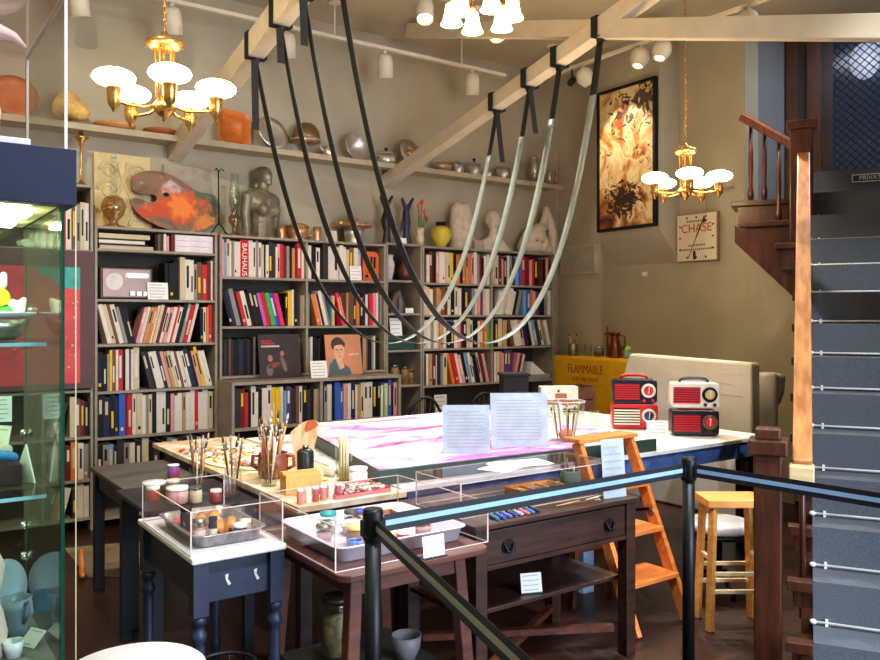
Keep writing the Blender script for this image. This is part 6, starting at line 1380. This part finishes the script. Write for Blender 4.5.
MB().bx(-.16, .16, -.06, .06, .2305, .236).build('lid', mat('carton_white', (232, 226, 216), .6), bx_)
card('caption_card', 'white caption card leaning before the printed carton', 'card', (4.56, 4.86, zE), .16, .11, R(-35), 10, 4)
cr = thing('wooden_crate', 'tall brown slatted wooden crate between the carton and yellow cabinet', 'crate', (5.33, 5.36, 0), R(-20))
for k in range(8): MB().bx(-.12, .12, -.12, .12, .01 + k * .122, .12 + k * .122).build('slat_band', mat('crate_brown', (104, 62, 42), .6, var=.2), cr)
MB().bx(-.105, .105, -.105, .105, 0, .98).build('core', DARKW, cr)
solo('glass_tumbler', MB().lathe([(.0001, 0), (.03, 0), (.036, .12), (.033, .12), (.027, .006), (.0001, .006)], 22), GLASS, 'clear tumbler beside the red radio with cream stripes', 'tumbler', (4.48, 4.33, zE))
# ---------- the four red-grilled radios ----------
IV, NVP, RDP, BKP, CRM = mat('radio_ivory', (236, 228, 212), .3, var=.03), mat('radio_navy', (26, 24, 44), .25, var=.05), RED, mat('radio_black', (30, 28, 32), .25, var=.05), mat('radio_cream', (240, 230, 206), .35, var=.02)
def radio(label, loc, rz, case, grill, dialring, dialface, w=.32, h=.185, handle=None, knobs=None, stripes=7, base=None):
    t = thing('vintage_radio', label, 'radio', loc, rz, 'streamlined table radios'); d = .15
    MB().prism(rrect(-w / 2, w / 2, 0.008, h, .022), -d / 2, d / 2, 'y').bx(-w / 2 + .02, w / 2 - .02, -d / 2 + .01, d / 2 - .01, 0, .0085).build('case', case, t, bev=.008)
    gx0, gx1 = -w / 2 + .012, w * .10
    MB().bx(gx0, gx1, -d / 2 - .004, -d / 2 - .0005, .035, h - .03).build('grille_backing', BLKM if stripes == 6 else mat('grille_dark_red', (92, 12, 18), .6), t)
    sl_ = MB(); n = stripes; hh = (h - .065) / n
    for k in range(n): sl_.bx(gx0, gx1, -d / 2 - .013, -d / 2 - .0045, .035 + k * hh, .035 + k * hh + hh * .52)
    sl_.build('louver_grille', grill, t)
    cx, cz = w * .30, h * .55; Q = Matrix.Translation((cx, -d / 2 - .0005, cz)) @ Matrix.Rotation(R(90), 4, 'X')
    MB().lathe([(.0001, 0), (.052, 0), (.052, .008), (.042, .016), (.036, .012), (.0001, .012)], 30, M=Q).build('dial_ring', dialring, t)
    MB().lathe([(.0001, .0125), (.035, .0125), (.03, .018), (.0001, .02)], 26, M=Q).build('dial_face', dialface, t)
    MB().bar((cx, -d / 2 - .022, cz - .022), (cx + .004, -d / 2 - .022, cz + .026), .005, .003, 0, (0, 1, 0)).build('pointer', CRM if dialface is not CRM else BLKM, t)
    for s in (-1, 1): MB().cyl((cx + s * .032, -d / 2 - .016, .026), (cx + s * .032, -d / 2 - .0005, .026), .012, n=14).build('knob', knobs or BLKM, t)
    if handle: MB().tube([(-.10, 0, h + .002), (-.085, 0, h + .022), (-.04, 0, h + .03), (.04, 0, h + .03), (.085, 0, h + .022), (.10, 0, h + .002)], .011, 8).build('handle', handle, t)
    return t
rA = R(-42)
radio('red table radio with cream striped grille, underneath the navy radio', (4.66, 4.10, zE), rA, RDP, CRM, IV, mat('dial_navy', (40, 50, 90), .3), .33, .185, None, RDP, 6)
radio('navy table radio with red grille and red handle, stacked on the red radio', (4.66, 4.10, zE + .1862), rA, NVP, RDP, IV, RDP, .32, .18, RDP, RDP)
radio('black table radio with red grille and red dial, underneath the ivory radio', (4.73, 3.62, zE), rA, BKP, RDP, mat('dial_bronze', (120, 92, 70), .3, .5), RDP, .32, .18, None, BKP)
st_ = solo('red_slab', MB().bx(-.11, .12, -.05, .05, 0, .012), RED, 'flat red handle strip between the ivory and black radios', 'strip', (4.73, 3.62, zE + .1812), rA)
radio('ivory table radio with red grille and dark handle, stacked on the black radio', (4.73, 3.62, zE + .1938), rA, IV, RDP, BLKM, mat('dial_gold', (206, 180, 120), .3), .32, .175, mat('handle_navy', (44, 50, 76), .35), mat('knob_navy', (40, 44, 64), .35))
card('caption_card', 'white caption card in front of the red radio with cream stripes', 'card', (4.52, 3.76, zE), .15, .10, R(-35), 8, 4)
# ---------- yellow cabinet, its tins, wrapped canvases ----------
yc = thing('yellow_cabinet', 'yellow steel cabinet lettered FLAMMABLE against the gable wall', 'cabinet', (6.14, 6.05, 0), R(-90))
MB().bx(-.57, .57, .003, .33, .04, 1.19).build('body', YELLOW, yc, bev=.006); MB().bx(-.55, .55, .02, .32, 0, .0395).build('plinth', BLACK, yc)
MB().bx(-.56, -.003, -.016, .0025, .06, 1.17).build('door', YELLOW, yc, bev=.003); dr_ = MB().bx(.003, .56, -.016, .0025, .06, 1.17).build('door', YELLOW, yc, bev=.003)
MB().bx(.03, .05, -.03, -.0165, .55, .68).build('handle', BLACK, dr_)
FRD = mat('flammable_red', (176, 40, 24), .5)
text('lettering', 'FLAMMABLE', .13, FRD, yc, (-.0, -.0168, 1.06), depth=.0006, sx=.72); text('lettering', 'KEEP FIRE AWAY', .062, FRD, yc, (.0, -.0168, .955), depth=.0006, sx=.8)
zY = 1.1908
def yv_(px, U): u, v = ray(px); return (U, U * v / u, zY)
cn = yv_(573, 6.26)
jar('brush_can', 'steel can of brushes on the yellow cabinet', *cn, .055, .13, DULLST, None, None, 'can')
for k in range(6): brush((cn[0] + .015 * math.cos(k), cn[1] + .015 * math.sin(k), zY + .007), .24, 60 * k, 10, k, 'brush standing in the steel can on the yellow cabinet', 'brushes on the yellow cabinet', .006)
c = yv_(588, 6.28); jar('glass_jar', 'taller clear jar next to the steel brush can', *c, .045, .12, GLASS, DULLST)
c = yv_(599, 6.26); jar('glass_jar', 'wide clear jar between the tall jar and the copper pitcher', *c, .055, .09, GLASS, DULLST, mat('brown_fill', (110, 84, 60), .5))
c = yv_(615, 6.26); pi_ = thing('copper_pitcher', 'tall waisted copper pitcher on the yellow cabinet', 'pitcher', c, R(-60))
CPD = mat('dark_copper', (132, 70, 44), .3, .9, var=.15)
MB().lathe([(.0001, 0), (.075, 0), (.08, .02), (.06, .12), (.04, .2), (.045, .24), (.06, .265), (.054, .265), (.038, .235), (.033, .2), (.0001, .18)], 26).build('body', CPD, pi_); MB().tube([(.045, 0, .235), (.10, 0, .22), (.105, 0, .13), (.068, 0, .08)], .008).build('handle', CPD, pi_); MB().tube([(-.04, 0, .24), (-.07, 0, .262), (-.085, 0, .275)], [.018, .012, .006]).build('spout', CPD, pi_)
c = yv_(607.5, 6.42); tp_ = thing('brass_tap', 'slim dark metal tap piece behind the copper pitcher', 'tap', c)
MB().tube([(0, 0, 0), (0, 0, .28), (0, 0, .33)], [.014, .012, .006]).tube([(0, -.05, .24), (0, .05, .24)], .009).build('stem', CPD, tp_)
c = yv_(628, 6.26); jar('green_cup', 'pale green cup holding a crumpled green cloth', *c, .045, .07, mat('pale_green', (120, 170, 140), .5), None, None, 'cup')
o = blob('green_cloth', [[(-.02, 0, .01, .022), (.02, 0, .025, .02), (0, .01, .04, .018)]], mat('lime_cloth', (150, 200, 90), .9), None, (c[0], c[1], zY + .05), 0, .006, 2); o.location.z = zY + .072; tag(o, 'crumpled lime green cloth on the pale green cup', 'cloth')
wp = thing('wrapped_canvas', 'large canvas wrapped in off-white cloth standing behind the radios', 'canvas', (5.60, 4.38, 0), R(-90))
MB().prism([(-.68, 0), (.64, 0), (.635, 1.25), (-.60, 1.28), (-.68, 1.08)], 0, .12, 'y').build('cloth_wrap', CANVASW, wp, bev=.02)
fo = MB(); g = random.Random(2)
for k in range(7):
    x0, z0_ = g.uniform(-.6, .3), g.uniform(.75, 1.2); fo.tube([(x0, -.0005, z0_), (x0 + .15, -.0015, z0_ + g.uniform(-.02, .02)), (x0 + .3, -.0005, z0_ + g.uniform(-.03, .03))], .0025, 6)
fo.build('cloth_fold', CANVASW, wp)
wr = thing('canvas_roll', 'narrow upright roll of off-white canvas beside the large wrapped canvas', 'canvas', (5.94, 3.83, 0))
MB().lathe([(.0001, 0), (.075, 0), (.08, .02), (.08, 1.13), (.07, 1.16), (.04, 1.16), (.035, 1.1), (.0001, 1.1)], 26).build('roll', CANVASW, wr)
MB().tube([(.05, -.06, 1.14), (.12, -.05, 1.12), (.14, -.03, 1.0), (.11, -.02, .9)], [.02, .03, .03, .02], 8).build('loose_flap', CANVASW, wr)
# ---------- under the tables ----------
zL = .2185
j = jar('storage_jar', 'tall glass jar of brown scraps under the red-brown table', 1.55, 2.93, zL, .06, .24, GLASS, DARKW, mat('brown_scraps', (96, 72, 52), .8, col2=(150, 130, 90), scale=30))
b = thing('clay_bowl', 'grey clay bowl on the shelf under the red-brown table', 'bowl', (1.78, 2.76, zL)); MB().lathe([(.0001, 0), (.035, 0), (.055, .05), (.062, .10), (.057, .10), (.048, .05), (.0001, .012)], 26).build('body', mat('grey_clay', (140, 136, 140), .5), b)
for k in range(3): solo('china_plate', MB().lathe([(.0001, 0), (.06, 0), (.10, .012), (.10, .016), (.06, .006), (.0001, .006)], 30), mat('celadon', (176, 196, 186), .3), '%s celadon plate of the pile under the red-brown table' % ('lowest', 'middle', 'top')[k], 'plate', (1.50, 2.66, zL + .001 + k * .0068), 0, 'celadon plates under the table')
solo('tin_box', MB().bx(-.07, .07, -.045, .045, 0, .03), BLUEP, 'flat blue tin under the red-brown table beside the clay bowl', 'tin', (1.66, 2.60, zL + .0005), R(20), bev=.004)
card('caption_card', 'white caption card on the open shelf of the drawer desk', 'card', (2.44, 2.74, .3605), .10, .085, R(-20), 12, 4, None, True)
# =====================================================================  camera and light
cam = bpy.data.cameras.new('camera'); co = bpy.data.objects.new('camera', cam); C.objects.link(co); sc.camera = co
co.location = (0, 0, HC); co.rotation_euler = (R(90), 0, R(-35.2)); cam.sensor_width = 36; cam.lens = 36 * F / 880; cam.shift_y = -12 / 880; cam.clip_start = .02
def area(name, loc, d, sx, sy, col, p):
    l = bpy.data.lights.new(name, 'AREA'); l.shape = 'RECTANGLE'; l.size = sx; l.size_y = sy; l.color = col; l.energy = p
    o = bpy.data.objects.new(name, l); C.objects.link(o); o.location = loc; o.rotation_euler = Vector(d).to_track_quat('-Z', 'Y').to_euler(); return o
def spot(name, loc, tgt, col, p, ang=50, r=.03, blend=.6):
    l = bpy.data.lights.new(name, 'SPOT'); l.color = col; l.energy = p; l.spot_size = R(ang); l.spot_blend = blend; l.shadow_soft_size = r
    o = bpy.data.objects.new(name, l); C.objects.link(o); o.location = loc; o.rotation_euler = (Vector(tgt) - Vector(loc)).to_track_quat('-Z', 'Y').to_euler(); return o
DAY, WARM = (.70, .83, 1.0), (1.0, .84, .62)
area('window_daylight', (3.4, -2.52, 2.05), (-.1, 1, -.12), 3.7, 2.6, DAY, 210)
# spot lamps added out of view to brighten tables, stairs and bookcases
SPOTS += [((.9, 1.0, 4.25), (.95, 2.9, .75), (210, 2, 50)), ((2.0, .8, 4.25), (2.2, 2.9, .75), (260, 2, 55)), ((3.2, .4, 4.25), (4.3, 2.4, 1.0), (230, 2, 60)), ((.2, 2.9, 4.25), (1.8, 6.5, 1.5), (130, 1, 70))]
for i, (loc, tgt, p) in enumerate(SPOTS): spot('track_or_added_lamp.%03d' % i, loc, tgt, (WARM if p[1] == 1 else (.86, .93, 1) if p[1] == 2 else (1, .93, .84)), p[0], p[2])
l_ = bpy.data.lights.new('stairwell_daylight', 'AREA'); l_.energy = 14; l_.color = DAY; l_.shape = 'RECTANGLE'; l_.size = 1.0; l_.size_y = .6
o_ = bpy.data.objects.new('stairwell_daylight', l_); C.objects.link(o_); o_.location = stw(.7, 3.2, 4.34)
w_ = bpy.data.worlds.new('world'); sc.world = w_; w_.use_nodes = True
w_.node_tree.nodes['Background'].inputs[0].default_value = (.55, .7, 1, 1); w_.node_tree.nodes['Background'].inputs[1].default_value = .6
vs = sc.view_settings; vs.view_transform = 'Standard'; vs.look = 'None'; vs.gamma = 1; vs.use_curve_mapping = False; vs.exposure = 1.15
cy = sc.cycles; cy.use_denoising = True; cy.max_bounces = 8; cy.diffuse_bounces = 4; cy.glossy_bounces = 4; cy.transmission_bounces = 6; cy.transparent_max_bounces = 24; cy.sample_clamp_indirect = 4
cy.caustics_reflective = False; cy.caustics_refractive = False
